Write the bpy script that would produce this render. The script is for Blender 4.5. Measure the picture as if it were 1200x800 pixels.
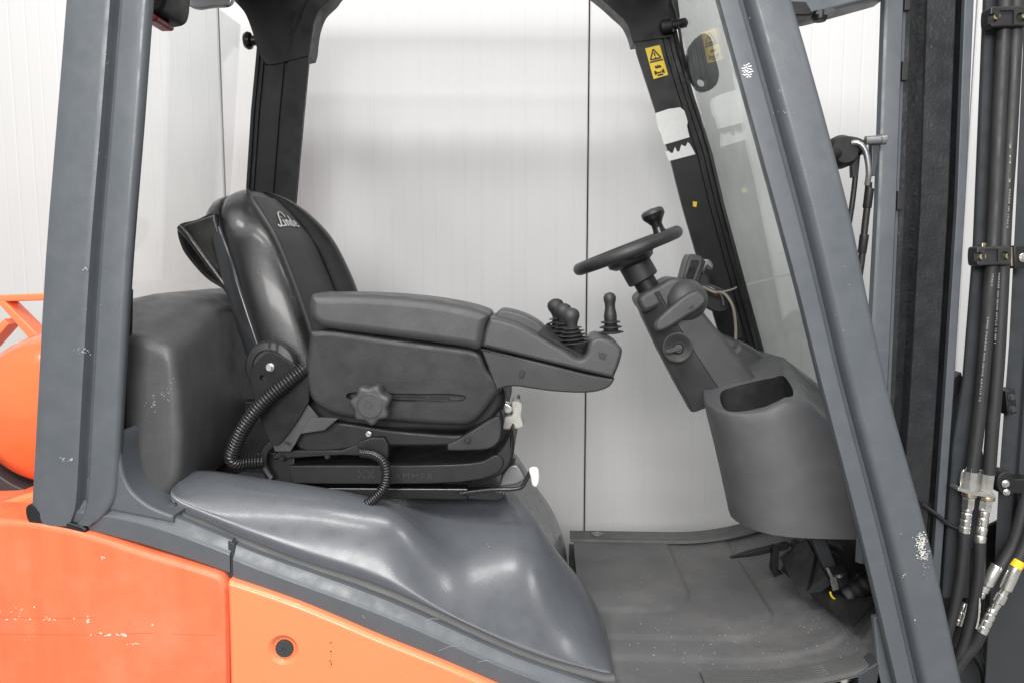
import bpy, math, random
from mathutils import Vector, Matrix
random.seed(7)
R = math.radians
# ------------------------------------------------------------------ camera, world, lamps, exposure
for o in list(bpy.data.objects):
    bpy.data.objects.remove(o)
S = bpy.context.scene
COL = S.collection
F, PITCH, YAW = 900.0, R(6.1), R(2.5)
CAM = Vector((0, 0, 1.45))
cd = bpy.data.cameras.new('camera')
cd.sensor_width = 36; cd.lens = F / 1200 * 36; cd.clip_start = .05; cd.clip_end = 200
cam = bpy.data.objects.new('camera', cd); COL.objects.link(cam)
cam.location = CAM; cam.rotation_euler = (R(90) - PITCH, 0, YAW)
S.camera = cam
w = bpy.data.worlds.new('World'); S.world = w; w.use_nodes = True
bg = w.node_tree.nodes['Background']
bg.inputs[0].default_value = (.95, .97, 1, 1); bg.inputs[1].default_value = .44
def lamp(name, loc, target, sx, sy, power, col=(1, .985, .96)):
    l = bpy.data.lights.new(name, 'AREA'); l.shape = 'RECTANGLE'; l.size = sx; l.size_y = sy
    l.energy = power; l.color = col
    o = bpy.data.objects.new(name, l); COL.objects.link(o); o.location = loc
    o.rotation_euler = (Vector(target) - Vector(loc)).to_track_quat('-Z', 'Y').to_euler()
lamp('hall_lamp', (-2.0, .1, 4.2), (-.1, 2.0, 1), .9, .4, 50)
lamp('hall_lamp', (.4, .1, 4.4), (.1, 2, 1), 1.6, .4, 52)
lamp('hall_lamp', (-.5, -.9, 4.2), (-.1, 1.4, 1), 1.2, .25, 38)
lamp('hall_lamp', (2.6, .1, 4.2), (.6, 2.0, 1), .9, .4, 24)
lamp('front_fill_light', (-.2, -2.3, 2.45), (0, 1.9, 1.1), 2.2, 1.0, 155)  # broad fill added behind the camera to brighten near faces, no known source
lamp('hall_lamp', (-1.0, 2.0, 4.6), (-.7, 2.2, 0), 1.2, .5, 10)
S.view_settings.view_transform = 'Standard'; S.view_settings.look = 'None'
S.view_settings.exposure = 0; S.view_settings.gamma = 1
S.render.engine = 'CYCLES'
S.cycles.caustics_reflective = False; S.cycles.caustics_refractive = False
S.cycles.max_bounces = 8; S.cycles.transparent_max_bounces = 12

# ------------------------------------------------------------------ pixel -> place
def ray(px, py):
    u, v = (px - 600) / F, (400 - py) / F
    dx, dy, dz = u, math.cos(PITCH) + v * math.sin(PITCH), -math.sin(PITCH) + v * math.cos(PITCH)
    c, s = math.cos(YAW), math.sin(YAW)
    return Vector((dx * c - dy * s, dx * s + dy * c, dz))
def P(px, py, Y):
    d = ray(px, py); return CAM + d * (Y / d.y)
def G(px, py, z):
    d = ray(px, py); return CAM + d * ((z - CAM.z) / d.z)
def px2m(n, Y): return n / F * Y

# ------------------------------------------------------------------ materials
def mat(name, col, rough=.5, metal=0, var=.12, vscale=9, bump=.0, bscale=500, coat=0, spec=.5, dust=0, dustcol=(.35, .34, .32), dscale=6, stretch=None, rvar=.12):
    m = bpy.data.materials.new(name); m.use_nodes = True
    nt = m.node_tree; N = nt.nodes; L = nt.links
    b = N['Principled BSDF']
    b.inputs['Metallic'].default_value = metal
    b.inputs['Specular IOR Level'].default_value = spec
    b.inputs['Coat Weight'].default_value = coat; b.inputs['Coat Roughness'].default_value = .12
    geo = N.new('ShaderNodeNewGeometry'); src = geo.outputs['Position']
    if stretch:
        mp = N.new('ShaderNodeMapping'); mp.inputs['Scale'].default_value = stretch
        L.new(src, mp.inputs[0]); ssrc = mp.outputs[0]
    else: ssrc = src
    n1 = N.new('ShaderNodeTexNoise'); n1.inputs['Scale'].default_value = vscale; n1.inputs['Detail'].default_value = 6
    L.new(ssrc, n1.inputs['Vector'])
    mx = N.new('ShaderNodeMix'); mx.data_type = 'RGBA'
    mx.inputs[6].default_value = (*[c * (1 - var) for c in col], 1); mx.inputs[7].default_value = (*[min(1, c * (1 + var)) for c in col], 1)
    L.new(n1.outputs[0], mx.inputs[0]); cout = mx.outputs[2]
    if dust:
        n3 = N.new('ShaderNodeTexNoise'); n3.inputs['Scale'].default_value = dscale; n3.inputs['Detail'].default_value = 9; n3.inputs['Roughness'].default_value = .7
        L.new(src, n3.inputs['Vector'])
        rp = N.new('ShaderNodeMapRange'); rp.inputs[1].default_value = .45; rp.inputs[2].default_value = .8; rp.inputs[3].default_value = 0; rp.inputs[4].default_value = dust
        L.new(n3.outputs[0], rp.inputs[0])
        m2 = N.new('ShaderNodeMix'); m2.data_type = 'RGBA'; L.new(rp.outputs[0], m2.inputs[0]); L.new(cout, m2.inputs[6])
        m2.inputs[7].default_value = (*dustcol, 1); cout = m2.outputs[2]
    L.new(cout, b.inputs['Base Color'])
    n2 = N.new('ShaderNodeTexNoise'); n2.inputs['Scale'].default_value = 28; n2.inputs['Detail'].default_value = 8
    L.new(src, n2.inputs['Vector'])
    rr = N.new('ShaderNodeMapRange'); rr.inputs[1].default_value = .3; rr.inputs[2].default_value = .7
    rr.inputs[3].default_value = max(.03, rough - rvar); rr.inputs[4].default_value = min(1, rough + rvar)
    L.new(n2.outputs[0], rr.inputs[0]); L.new(rr.outputs[0], b.inputs['Roughness'])
    if bump:
        nb = N.new('ShaderNodeTexNoise'); nb.inputs['Scale'].default_value = bscale; nb.inputs['Detail'].default_value = 3
        L.new(src, nb.inputs['Vector'])
        bp = N.new('ShaderNodeBump'); bp.inputs['Strength'].default_value = bump; bp.inputs['Distance'].default_value = .0015
        L.new(nb.outputs[0], bp.inputs['Height']); L.new(bp.outputs[0], b.inputs['Normal'])
    return m
M = {}
M['grey'] = mat('grey_paint', (.086, .096, .108), .42, bump=.12, bscale=260, var=.08, dust=.10, dustcol=(.3, .3, .3), dscale=11)
M['darkgrey'] = mat('dark_grey_paint', (.036, .040, .045), .45, bump=.12, bscale=260)
M['black'] = mat('black_paint', (.009, .009, .010), .42, spec=.35, bump=.1, bscale=300)
M['blackmetal'] = mat('greasy_black_steel', (.018, .019, .021), .30, var=.5, vscale=30, bump=.7, bscale=160, dust=.25, dustcol=(.06, .06, .06), dscale=25)
M['plastic'] = mat('grained_black_plastic', (.019, .0195, .0205), .47, bump=.35, bscale=900, dust=.12, dustcol=(.2, .2, .2), dscale=8)
M['plastic2'] = mat('grained_grey_plastic', (.047, .048, .051), .42, bump=.35, bscale=900, dust=.12, dustcol=(.22, .22, .22), dscale=9)
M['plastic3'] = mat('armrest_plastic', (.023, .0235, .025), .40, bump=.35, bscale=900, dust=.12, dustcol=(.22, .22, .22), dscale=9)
M['plastic4'] = mat('dash_plastic', (.080, .081, .086), .45, bump=.4, bscale=800, dust=.15, dustcol=(.25, .25, .25), dscale=9)
M['shroud'] = mat('shroud_plastic', (.070, .071, .074), .38, bump=.4, bscale=700, dust=.18, dustcol=(.2, .2, .2), dscale=12)
M['dark'] = mat('dark_plastic', (.009, .009, .0095), .5, bump=.2, bscale=600)
M['rubber'] = mat('hose_rubber', (.022, .022, .023), .55, bump=.25, bscale=500, dust=.2, dustcol=(.12, .12, .12))
M['gloss'] = mat('gloss_black', (.014, .014, .015), .25, bump=0)
M['vinyl'] = mat('seat_vinyl', (.013, .013, .014), .25, bump=.25, bscale=1100, coat=.2, rvar=.03, var=.05)
M['vinyl2'] = mat('seat_vinyl_matt', (.020, .020, .021), .40, bump=.4, bscale=1100, rvar=.03, var=.05)
M['leather'] = mat('pouch_vinyl', (.014, .0135, .013), .36, bump=.4, bscale=300, var=.3, vscale=40)
M['shell'] = mat('shell_plastic', (.022, .023, .025), .22, rvar=.06)
M['hood'] = mat('moulded_cover', (.086, .092, .104), .29, bump=.08, bscale=500, var=.10, vscale=14, coat=.15, dust=.0, dustcol=(.22, .23, .25), dscale=10, rvar=.06)
M['orange'] = mat('orange_paint', (.90, .245, .100), .34, var=.05, bump=.22, bscale=180, coat=.2)
M['orange2'] = mat('weathered_orange_paint', (.80, .165, .066), .40, var=.22, vscale=5, bump=.15, bscale=150, dust=.55, dustcol=(.86, .29, .18), dscale=6, stretch=(6, 6, .7))
M['orange3'] = mat('cylinder_paint', (.88, .17, .055), .22, var=.04, coat=.5, rvar=.05)
M['mat'] = mat('floor_mat', (.108, .108, .110), .48, var=.25, vscale=9, bump=.5, bscale=300, dust=.75, dustcol=(.19, .185, .18), dscale=7)
M['mat2'] = mat('tread_rubber', (.09, .09, .09), .55, bump=.3, bscale=400)
M['zinc'] = mat('zinc_plated_steel', (.72, .71, .68), .28, metal=.9, var=.15, vscale=60, bump=.1, bscale=200)
M['brass'] = mat('zinc_yellow_steel', (.62, .52, .36), .35, metal=.9)
M['steel'] = mat('dull_steel', (.30, .30, .31), .35, metal=.8, bump=.1, bscale=200)
M['whiteplastic'] = mat('white_plastic', (.72, .71, .69), .35, bump=.1, bscale=300)
M['dirtywhite'] = mat('dirty_white_plastic', (.55, .54, .50), .35, var=.35, vscale=60)
M['whitepaint'] = mat('white_residue', (.80, .80, .79), .6, var=.1, vscale=80)
M['chip'] = mat('bare_chip', (.70, .58, .46), .6)
M['chipwhite'] = mat('old_white_scuff', (.62, .61, .57), .6, var=.2, vscale=200)
M['hoseprint'] = mat('hose_print', (.40, .40, .39), .5)
M['scuffgrey'] = mat('pale_scuff', (.30, .31, .32), .6)
M['yellow'] = mat('yellow_sticker', (.86, .60, .03), .45, var=.05)
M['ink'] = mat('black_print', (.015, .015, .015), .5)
M['print'] = mat('silver_print', (.62, .62, .60), .45, var=.05)
M['redpaint'] = mat('dark_red_plastic', (.20, .015, .02), .35)
M['beige'] = mat('beige_cable', (.33, .29, .23), .5)
M['redwire'] = mat('red_wire', (.45, .06, .03), .5)
M['wall'] = mat('white_panel_coating', (.60, .60, .60), .62, var=.02, vscale=3, spec=.3, rvar=.03, stretch=(5, 5, .2))
M['joint'] = mat('panel_joint', (.16, .15, .13), .8)
M['concrete'] = mat('concrete_floor', (.34, .335, .32), .6, var=.12, vscale=3, bump=.2, bscale=60)
M['tyre'] = mat('tyre_rubber', (.022, .022, .022), .75, bump=.3, bscale=120)
def glass(name, tint, rough=0.0, ior=1.5, dirt=.05):
    m = bpy.data.materials.new(name); m.use_nodes = True
    nt = m.node_tree; N = nt.nodes; L = nt.links; N.remove(N['Principled BSDF'])
    out = N['Material Output']
    tr = N.new('ShaderNodeBsdfTransparent'); tr.inputs[0].default_value = (*tint, 1)
    gl = N.new('ShaderNodeBsdfGlossy'); gl.inputs['Roughness'].default_value = rough
    g0 = N.new('ShaderNodeNewGeometry')
    dt = N.new('ShaderNodeVectorMath'); dt.operation = 'DOT_PRODUCT'; L.new(g0.outputs['Normal'], dt.inputs[0]); L.new(g0.outputs['Incoming'], dt.inputs[1])
    def mth(op, a, b=None):
        q = N.new('ShaderNodeMath'); q.operation = op
        for k, x in enumerate((a, b)):
            if x is None: continue
            if isinstance(x, (int, float)): q.inputs[k].default_value = x
            else: L.new(x, q.inputs[k])
        return q.outputs[0]
    ab = mth('ABSOLUTE', dt.outputs['Value']); sc = mth('POWER', mth('SUBTRACT', 1, ab), 5)
    frn = mth('ADD', mth('MULTIPLY', sc, .96), .04)
    mx = N.new('ShaderNodeMixShader'); L.new(frn, mx.inputs[0]); L.new(tr.outputs[0], mx.inputs[1]); L.new(gl.outputs[0], mx.inputs[2])
    df = N.new('ShaderNodeBsdfDiffuse'); df.inputs[0].default_value = (.5, .5, .5, 1)
    geo = N.new('ShaderNodeNewGeometry'); n = N.new('ShaderNodeTexNoise'); n.inputs['Scale'].default_value = 7; n.inputs['Detail'].default_value = 10
    L.new(geo.outputs['Position'], n.inputs['Vector'])
    rp = N.new('ShaderNodeMapRange'); rp.inputs[1].default_value = .35; rp.inputs[2].default_value = .75; rp.inputs[3].default_value = 0; rp.inputs[4].default_value = dirt
    L.new(n.outputs[0], rp.inputs[0])
    m2 = N.new('ShaderNodeMixShader'); L.new(rp.outputs[0], m2.inputs[0]); L.new(mx.outputs[0], m2.inputs[1]); L.new(df.outputs[0], m2.inputs[2])
    L.new(m2.outputs[0], out.inputs[0]); return m
M['glass'] = glass('windscreen_glass', (.93, .95, .94), dirt=.09)
M['rearglass'] = glass('rear_glass', (.97, .98, .98), dirt=.03)

# ------------------------------------------------------------------ builders
WLOC = {}
def empty(name, loc, label, cat):
    o = bpy.data.objects.new(name, None); COL.objects.link(o); o.location = loc; o.empty_display_size = .1
    o['label'] = label; o['category'] = cat; WLOC[o.name] = Vector(loc); return o
def obj(name, V, Fc, m, parent=None, label=None, sharp=38, smooth=True, wn=True, sub=0, mats=None, mi=None, kind=None):
    V = [Vector(v) for v in V]
    lo = Vector([min(v[i] for v in V) for i in range(3)]); hi = Vector([max(v[i] for v in V) for i in range(3)])
    c = Vector(((lo.x + hi.x) / 2, (lo.y + hi.y) / 2, lo.z))
    me = bpy.data.meshes.new(name); me.from_pydata([v - c for v in V], [], Fc); me.validate(clean_customdata=False)
    import bmesh
    bm = bmesh.new(); bm.from_mesh(me); bmesh.ops.remove_doubles(bm, verts=bm.verts[:], dist=4e-6); bmesh.ops.recalc_face_normals(bm, faces=bm.faces[:]); bm.to_mesh(me); bm.free()
    for mm in (mats or [m]): me.materials.append(mm)
    if mi:
        for p, k in zip(me.polygons, mi): p.material_index = k
    if smooth:
        me.shade_smooth() if hasattr(me, 'shade_smooth') else None
        me.set_sharp_from_angle(angle=R(sharp))
    o = bpy.data.objects.new(name, me); COL.objects.link(o)
    if parent is not None:
        o.parent = parent; o.location = c - WLOC[parent.name]
    else: o.location = c
    WLOC[o.name] = c
    if sub:
        sm = o.modifiers.new('subdivision', 'SUBSURF'); sm.levels = sub; sm.render_levels = sub
    elif wn and smooth:
        wm = o.modifiers.new('weighted_normal', 'WEIGHTED_NORMAL'); wm.keep_sharp = True; wm.weight = 60
    if label: o['label'] = label
    if kind: o['kind'] = kind
    return o
def cr(p0, p1, p2, p3, t):
    """centripetal Catmull-Rom"""
    def L(a, b): return max(1e-9, sum((x - y) ** 2 for x, y in zip(a, b))) ** .25
    d1, d2, d3 = L(p0, p1), L(p1, p2), L(p2, p3)
    if d1 < 1e-2 * d2: d1 = d2
    if d3 < 1e-2 * d2: d3 = d2
    out = []
    for a, b, c, d in zip(p0, p1, p2, p3):
        m1 = (c - b) + d2 * ((b - a) / d1 - (c - a) / (d1 + d2))
        m2 = (c - b) + d2 * ((d - c) / d3 - (d - b) / (d2 + d3))
        out.append((2 * b - 2 * c + m1 + m2) * t ** 3 + (-3 * b + 3 * c - 2 * m1 - m2) * t * t + m1 * t + b)
    return tuple(out)
def smooth(pts, closed=True, n=5):
    """points with a third value are corners; the rest are rounded through"""
    N = len(pts); out = []
    rng = range(N) if closed else range(N - 1)
    for i in rng:
        a, b = pts[i], pts[(i + 1) % N]
        ca, cb = len(a) > 2, len(b) > 2
        a2, b2 = a[:2], b[:2]
        if ca and cb: out.append(a2); continue
        p0 = pts[i - 1][:2] if (closed or i > 0) and not ca else a2
        p3 = pts[(i + 2) % N][:2] if (closed or i + 2 < N) and not cb else b2
        for k in range(n): out.append(cr(p0, a2, b2, p3, k / n))
    if not closed: out.append(pts[-1][:2])
    return out
def path3(pts, n=6):
    out = []
    for i in range(len(pts) - 1):
        p0 = pts[max(i - 1, 0)]; p3 = pts[min(i + 2, len(pts) - 1)]
        for k in range(n): out.append(Vector(cr(p0, pts[i], pts[i + 1], p3, k / n)))
    out.append(Vector(pts[-1])); return out
def inset(poly, d):
    """shrink a 2D (x,z) outline by d in small steps, merging points that meet; point count is kept"""
    pts = [Vector(p) for p in poly]; n = len(pts)
    A = sum(pts[i].x * pts[(i + 1) % n].y - pts[(i + 1) % n].x * pts[i].y for i in range(n))
    s = 1 if A > 0 else -1
    steps = max(1, int(abs(d) / .0008)) if d else 0
    for _ in range(steps):
        groups = []                                   # runs of coincident points
        for i in range(n):
            if groups and (pts[i] - pts[groups[-1][-1]]).length < 6e-4: groups[-1].append(i)
            else: groups.append([i])
        if len(groups) > 1 and (pts[groups[0][0]] - pts[groups[-1][-1]]).length < 6e-4: groups[0] = groups.pop() + groups[0]
        g = len(groups)
        if g < 4: break
        G_ = [sum((pts[i] for i in q), Vector((0, 0))) / len(q) for q in groups]; new = []
        for i in range(g):
            e1 = G_[i] - G_[i - 1]; e2 = G_[(i + 1) % g] - G_[i]
            n1 = Vector((-e1.y, e1.x)).normalized() * s; n2 = Vector((-e2.y, e2.x)).normalized() * s
            m = n1 + n2
            if m.length < .3: new.append(G_[i]); continue
            m.normalize(); new.append(G_[i] + m * (d / steps / max(.55, m.dot(n1))))
        for i in range(g):                            # an edge that turned round collapses
            j = (i + 1) % g
            if (G_[j] - G_[i]).dot(new[j] - new[i]) < 0: mid = (new[i] + new[j]) / 2; new[i] = mid; new[j] = mid.copy()
        for q, p in zip(groups, new):
            for i in q: pts[i] = p.copy()
    return pts
def bridge(n, a, b): return [(a + i, a + (i + 1) % n, b + (i + 1) % n, b + i) for i in range(n)]
def prismdata(poly, Y0, Y1, r=.004, seg=3, rb=None, soft=None):
    """poly: [(x,z)] outline, straight in depth from Y0 (near) to Y1, near rim rounded by r"""
    n = len(poly); V = []; Fc = []; rings = []
    if soft:
        for ins_, dy_ in soft: rings.append((inset(poly, ins_), Y0 + dy_))
    elif r > 0:
        for k in range(seg + 1):
            a = k / seg * math.pi / 2
            rings.append((inset(poly, r * (1 - math.sin(a))), Y0 + r * (1 - math.cos(a))))
    else: rings.append((poly, Y0))
    rb = r if rb is None else rb
    if rb > 0:
        for k in range(seg + 1):
            a = (1 - k / seg) * math.pi / 2
            rings.append((inset(poly, rb * (1 - math.sin(a))), Y1 - rb * (1 - math.cos(a))))
    else: rings.append((poly, Y1))
    for q, y in rings: V += [(p[0], y, p[1]) for p in q]
    for k in range(len(rings) - 1): Fc += bridge(n, k * n, (k + 1) * n)
    Fc.append(tuple(range(n))); Fc.append(tuple(range((len(rings) - 1) * n, len(rings) * n)))
    return V, Fc
def pxpoly(pts, Y, n=5):
    out = []
    for a in smooth(pts, True, n):
        q = P(a[0], a[1], Y); out.append((q.x, q.z))
    return out
def prism(name, pts, Y0, Y1, m, parent, r=.004, n=5, seg=3, rb=None, soft=None, lean=0, **kw):
    V, Fc = prismdata(pxpoly(pts, Y0, n), Y0, Y1, r, seg, rb, soft)
    if lean:
        zt_ = max(v[2] for v in V)
        V = [(v[0], v[1] + (lean * (zt_ - v[2]) if v[1] < Y0 + .03 else 0), v[2]) for v in V]
    return obj(name, V, Fc, m, parent, **kw)
def C(*pts): return [(p[0], p[1], 0) for p in pts]         # all corners
def strip(name, st, Y, prof, m, parent, caps=True, n=0, **kw):
    """st: stations (left px, right px) on plane Y; prof: closed (u, dy) outline carried along them"""
    if n: 
        fl = [(a[0], a[1], b[0], b[1]) for a, b in st]; o2 = []
        for i in range(len(fl) - 1):
            p0 = fl[max(i - 1, 0)]; p3 = fl[min(i + 2, len(fl) - 1)]
            for k in range(n): o2.append(cr(p0, fl[i], fl[i + 1], p3, k / n))
        o2.append(fl[-1]); st = [((q[0], q[1]), (q[2], q[3])) for q in o2]
    V = []; Fc = []; k = len(prof)
    for a, b in st:
        A, B = P(a[0], a[1], Y), P(b[0], b[1], Y)
        for u, dy in prof: V.append(A + (B - A) * u + Vector((0, dy, 0)))
    for i in range(len(st) - 1): Fc += bridge(k, i * k, (i + 1) * k)
    if caps: Fc += [tuple(range(k)), tuple(range((len(st) - 1) * k, len(st) * k))]
    return obj(name, V, Fc, m, parent, **kw)
def tubedata(pts, rad, seg=12, squash=None):
    pts = [Vector(p) for p in pts]; V = []; Fc = []; up = None
    for i, p in enumerate(pts):
        t = (pts[min(i + 1, len(pts) - 1)] - pts[max(i - 1, 0)]).normalized()
        if up is None:
            up = Vector((0, 1, 0)) if abs(t.y) < .9 else Vector((0, 0, 1))
        up = (up - t * up.dot(t)).normalized(); sd = t.cross(up)
        r = rad[i] if isinstance(rad, (list, tuple)) else rad
        for k in range(seg):
            a = 2 * math.pi * k / seg
            V.append(p + up * (math.cos(a) * r * (squash or 1)) + sd * (math.sin(a) * r))
    for i in range(len(pts) - 1): Fc += bridge(seg, i * seg, (i + 1) * seg)
    Fc += [tuple(range(seg)), tuple(range((len(pts) - 1) * seg, len(pts) * seg))]
    return V, Fc
def tube(name, pts, rad, m, parent, seg=12, n=6, squash=None, **kw):
    q = path3([tuple(p) for p in pts], n) if n else [Vector(p) for p in pts]
    V, Fc = tubedata(q, rad, seg, squash); return obj(name, V, Fc, m, parent, **kw)
def resample(q, step):
    out = [q[0]]; acc = 0
    for a, b in zip(q, q[1:]):
        L = (b - a).length; d = step - acc
        while d <= L: out.append(a + (b - a) * (d / L)); d += step
        acc = (acc + L) % step if L + acc >= step else acc + L
    return out
def ribbed(name, pts, r, m, parent, pitch=.006, amp=.16, seg=14, squash=None, **kw):
    q = resample(path3([tuple(p) for p in pts], 24), pitch / 4)
    pat = [1 - amp, 1 - amp * .1, 1, 1 - amp * .35]
    V, Fc = tubedata(q, [r * pat[i % 4] for i in range(len(q))], seg, squash)
    return obj(name, V, Fc, m, parent, sharp=60, **kw)
def lathedata(o, ax, prof, seg=24):
    o = Vector(o); ax = Vector(ax).normalized()
    e = Vector((0, 0, 1)) if abs(ax.z) < .9 else Vector((1, 0, 0))
    e = (e - ax * e.dot(ax)).normalized(); f = ax.cross(e); V = []; Fc = []
    for r, h in prof:
        for k in range(seg):
            a = 2 * math.pi * k / seg; V.append(o + ax * h + (e * math.cos(a) + f * math.sin(a)) * max(r, 1e-5))
    for i in range(len(prof) - 1): Fc += bridge(seg, i * seg, (i + 1) * seg)
    Fc += [tuple(range(seg)), tuple(range((len(prof) - 1) * seg, len(prof) * seg))]
    return V, Fc
def lathe(name, o, ax, prof, m, parent, seg=24, **kw):
    V, Fc = lathedata(o, ax, prof, seg); return obj(name, V, Fc, m, parent, **kw)
def join(parts):
    V = []; Fc = []
    for v, f in parts:
        k = len(V); V += list(v); Fc += [tuple(i + k for i in q) for q in f]
    return V, Fc
def boxdata(c, sx, sy, sz, rot=None):
    c = Vector(c); V = []
    for x in (-1, 1):
        for y in (-1, 1):
            for z in (-1, 1):
                v = Vector((x * sx / 2, y * sy / 2, z * sz / 2)); V.append(c + (rot @ v if rot else v))
    return V, [(0, 1, 3, 2), (4, 6, 7, 5), (0, 4, 5, 1), (2, 3, 7, 6), (0, 2, 6, 4), (1, 5, 7, 3)]
def bolt(name, px, py, Y, rpx, m, parent, h=.006, hexa=True):
    c = P(px, py, Y); r = px2m(rpx, Y)
    a = lathedata(c, (0, -1, 0), [(r * 1.25, 0), (r * 1.25, h * .3), (r * 1.15, h * .38)], 20)
    b = lathedata(c, (0, -1, 0), [(r, h * .3), (r, h * .85), (r * .86, h)], 6 if hexa else 20)
    V, Fc = join([a, b]); return obj(name, V, Fc, m, parent, sharp=30, wn=False)
def cut(o, cutters):
    for V, Fc in cutters:
        c = obj('cutter', V, Fc, M['black'], None, smooth=False)
        md = o.modifiers.new('cut', 'BOOLEAN'); md.object = c; md.operation = 'DIFFERENCE'; md.solver = 'EXACT'
        # evaluate the cut before any normal modifier
        bpy.context.view_layer.update()
        keep = [x for x in o.modifiers if x.type != 'BOOLEAN']
        for x in keep: x.show_viewport = False
        bpy.context.view_layer.update()
        dg = bpy.context.evaluated_depsgraph_get()
        me = bpy.data.meshes.new_from_object(o.evaluated_get(dg))
        o.modifiers.remove(md); o.data = me
        for x in keep: x.show_viewport = True
        bpy.data.objects.remove(c)
    o.data.set_sharp_from_angle(angle=R(35))
    return o
def flakes(name, spots, Y, m, parent, label=None):
    """thin irregular chips: spots = (px, py, spread x, spread y, count, size px)"""
    V = []; Fc = []
    for px, py, sx, sy, cnt, sz in spots:
        for _ in range(cnt):
            cx, cy = px + random.gauss(0, sx), py + random.gauss(0, sy); k = len(V); n = random.randint(5, 7)
            s = sz * random.uniform(.4, 1.2); ax = random.uniform(.4, 1)
            for i in range(n):
                a = 2 * math.pi * i / n; rr = s * random.uniform(.45, 1)
                V.append(P(cx + math.cos(a) * rr, cy + math.sin(a) * rr * ax, Y - k * 1.5e-6))
            Fc.append(tuple(range(k, k + n)))
    return obj(name, V, Fc, m, parent, smooth=False, wn=False, kind='stuff', label=label)
def textdata(s, size, shear=0, space=1):
    cu = bpy.data.curves.new('t', 'FONT'); cu.body = s; cu.size = size; cu.shear = shear; cu.space_character = space; cu.resolution_u = 3
    o = bpy.data.objects.new('t', cu); COL.objects.link(o); bpy.context.view_layer.update()
    me = bpy.data.meshes.new_from_object(o.evaluated_get(bpy.context.evaluated_depsgraph_get()))
    V = [v.co.copy() for v in me.vertices]; Fc = [tuple(p.vertices) for p in me.polygons]
    bpy.data.objects.remove(o); bpy.data.meshes.remove(me); return V, Fc
def interp(tab, x):
    if x <= tab[0][0]: return tab[0][1]
    for (a, fa), (b, fb) in zip(tab, tab[1:]):
        if x <= b:
            t = (x - a) / (b - a); return fa + (fb - fa) * t
    return tab[-1][1]
def sstep(a, b, x):
    t = max(0, min(1, (x - a) / (b - a))); return t * t * (3 - 2 * t)

# ================================================================== the place
V, Fc = boxdata((0, 2.66, 2), 9, .04, 4.0)
wall = obj('wall', V, Fc, M['joint'], None, smooth=False); wall['kind'] = 'structure'; wall['label'] = 'white insulated panel wall behind the forklift'
YW = 2.55
xs1, xs2 = P(259, 112, YW).x, P(688, 300, YW).x
PW = xs2 - xs1
def panel(x0, x1):
    g = .0022
    prof = [(x0 + g, YW + .004), (x0 + g + .003, YW)]
    n = 24; wd = (x1 - x0) / n
    for i in range(1, n):
        c = x0 + i * wd + (.006 if i % 2 else 0)
        dp = .0009 if i % 3 else .0005
        prof += [(c - .0045, YW), (c - .0015, YW + dp), (c + .0015, YW + dp), (c + .0045, YW)]
    prof += [(x1 - g - .003, YW), (x1 - g, YW + .004)]
    V = []; Fc = []
    k = len(prof)
    for z in (0, 4.0): V += [(x, y, z) for x, y in prof]
    for i in range(k - 1): Fc.append((i, i + 1, k + i + 1, k + i))
    b = len(V); V += [(x0 + g, YW + .085, 0), (x1 - g, YW + .085, 0), (x0 + g, YW + .085, 4), (x1 - g, YW + .085, 4)]
    Fc += [(0, k, b + 2, b), (k - 1, b + 1, b + 3, 2 * k - 1), (b, b + 2, b + 3, b + 1)]
    o = obj('wall_panel', V, Fc, M['wall'], wall, smooth=False)
for i in range(-2, 3): panel(xs1 + i * PW, xs1 + (i + 1) * PW)
V, Fc = boxdata((0, 0, -.05), 14, 12, .1)
fl = obj('floor', V, Fc, M['concrete'], None, smooth=False); fl['kind'] = 'structure'

# ================================================================== the forklift
YN, YF = 1.33, 2.12                      # outer faces of the near pillars / near faces of the far pillars
T = empty('forklift', (0, 1.74, 0), 'orange and grey forklift truck with open cab, black seat and steering column', 'forklift')

# ---- near rear pillar
st = [((86, -200), (190, -200)), ((73, 0), (174, 0)), ((61, 150), (163, 150)), ((49, 300), (151, 300)), ((38, 500), (139, 500)), ((34, 575), (136, 560)), ((33, 603), (132, 588)), ((37, 611), (122, 604)), ((46, 615), (108, 616))]
prof = [(0, .03), (.015, .008), (.05, 0), (.20, -.003), (.50, -.003), (.555, 0), (.572, .014), (.595, .020), (.64, .019), (.665, .007), (.70, .001), (.93, .001), (.985, .006), (1, .018), (.7, .09), (.3, .09)]
rp = strip('pillar', st, YN, prof, M['grey'], T, label='broad grey rear pillar on the near side', sharp=50, n=3)
# base of the pillar flowing into the sill
prism('pillar_foot', [(100, 560, 0), (128, 520, 0), (135, 507, 0), (139, 511), (141, 538), (146, 560), (156, 577), (176, 593), (203, 604, 0), (203, 613, 0), (100, 592, 0)], YN + .009, YN + .09, M['grey'], T, r=.006, seg=4)
# sill pieces
def band(name, top, bot, Y, prof, m, parent, n=4, **kw):
    return strip(name, list(zip(top, bot)), Y, prof, m, parent, n=n, **kw)
sp = [(.6, .03), (.06, .028), (0, .021), (.04, .012), (.30, .006), (.36, .001), (.42, 0), (.9, .002), (1, .012), (1, .03)]
band('sill', [(70, 585), (150, 592), (200, 606), (240, 622), (269, 634)], [(70, 616), (150, 637), (200, 652), (240, 665), (269, 675)], YN + .006, sp, M['grey'], T, sharp=50)
band('sill', [(273, 639), (300, 650), (450, 704), (600, 771), (700, 806), (780, 836)], [(273, 680), (300, 691), (450, 749), (560, 794), (650, 830), (740, 860)], YN + .006, sp, M['grey'], T, sharp=50)
prism('sill_joint', C((267, 634), (275, 637), (275, 678), (267, 675)), YN + .012, YN + .03, M['darkgrey'], T, r=.002)
V, Fc = join([])if False else ([], [])

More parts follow.
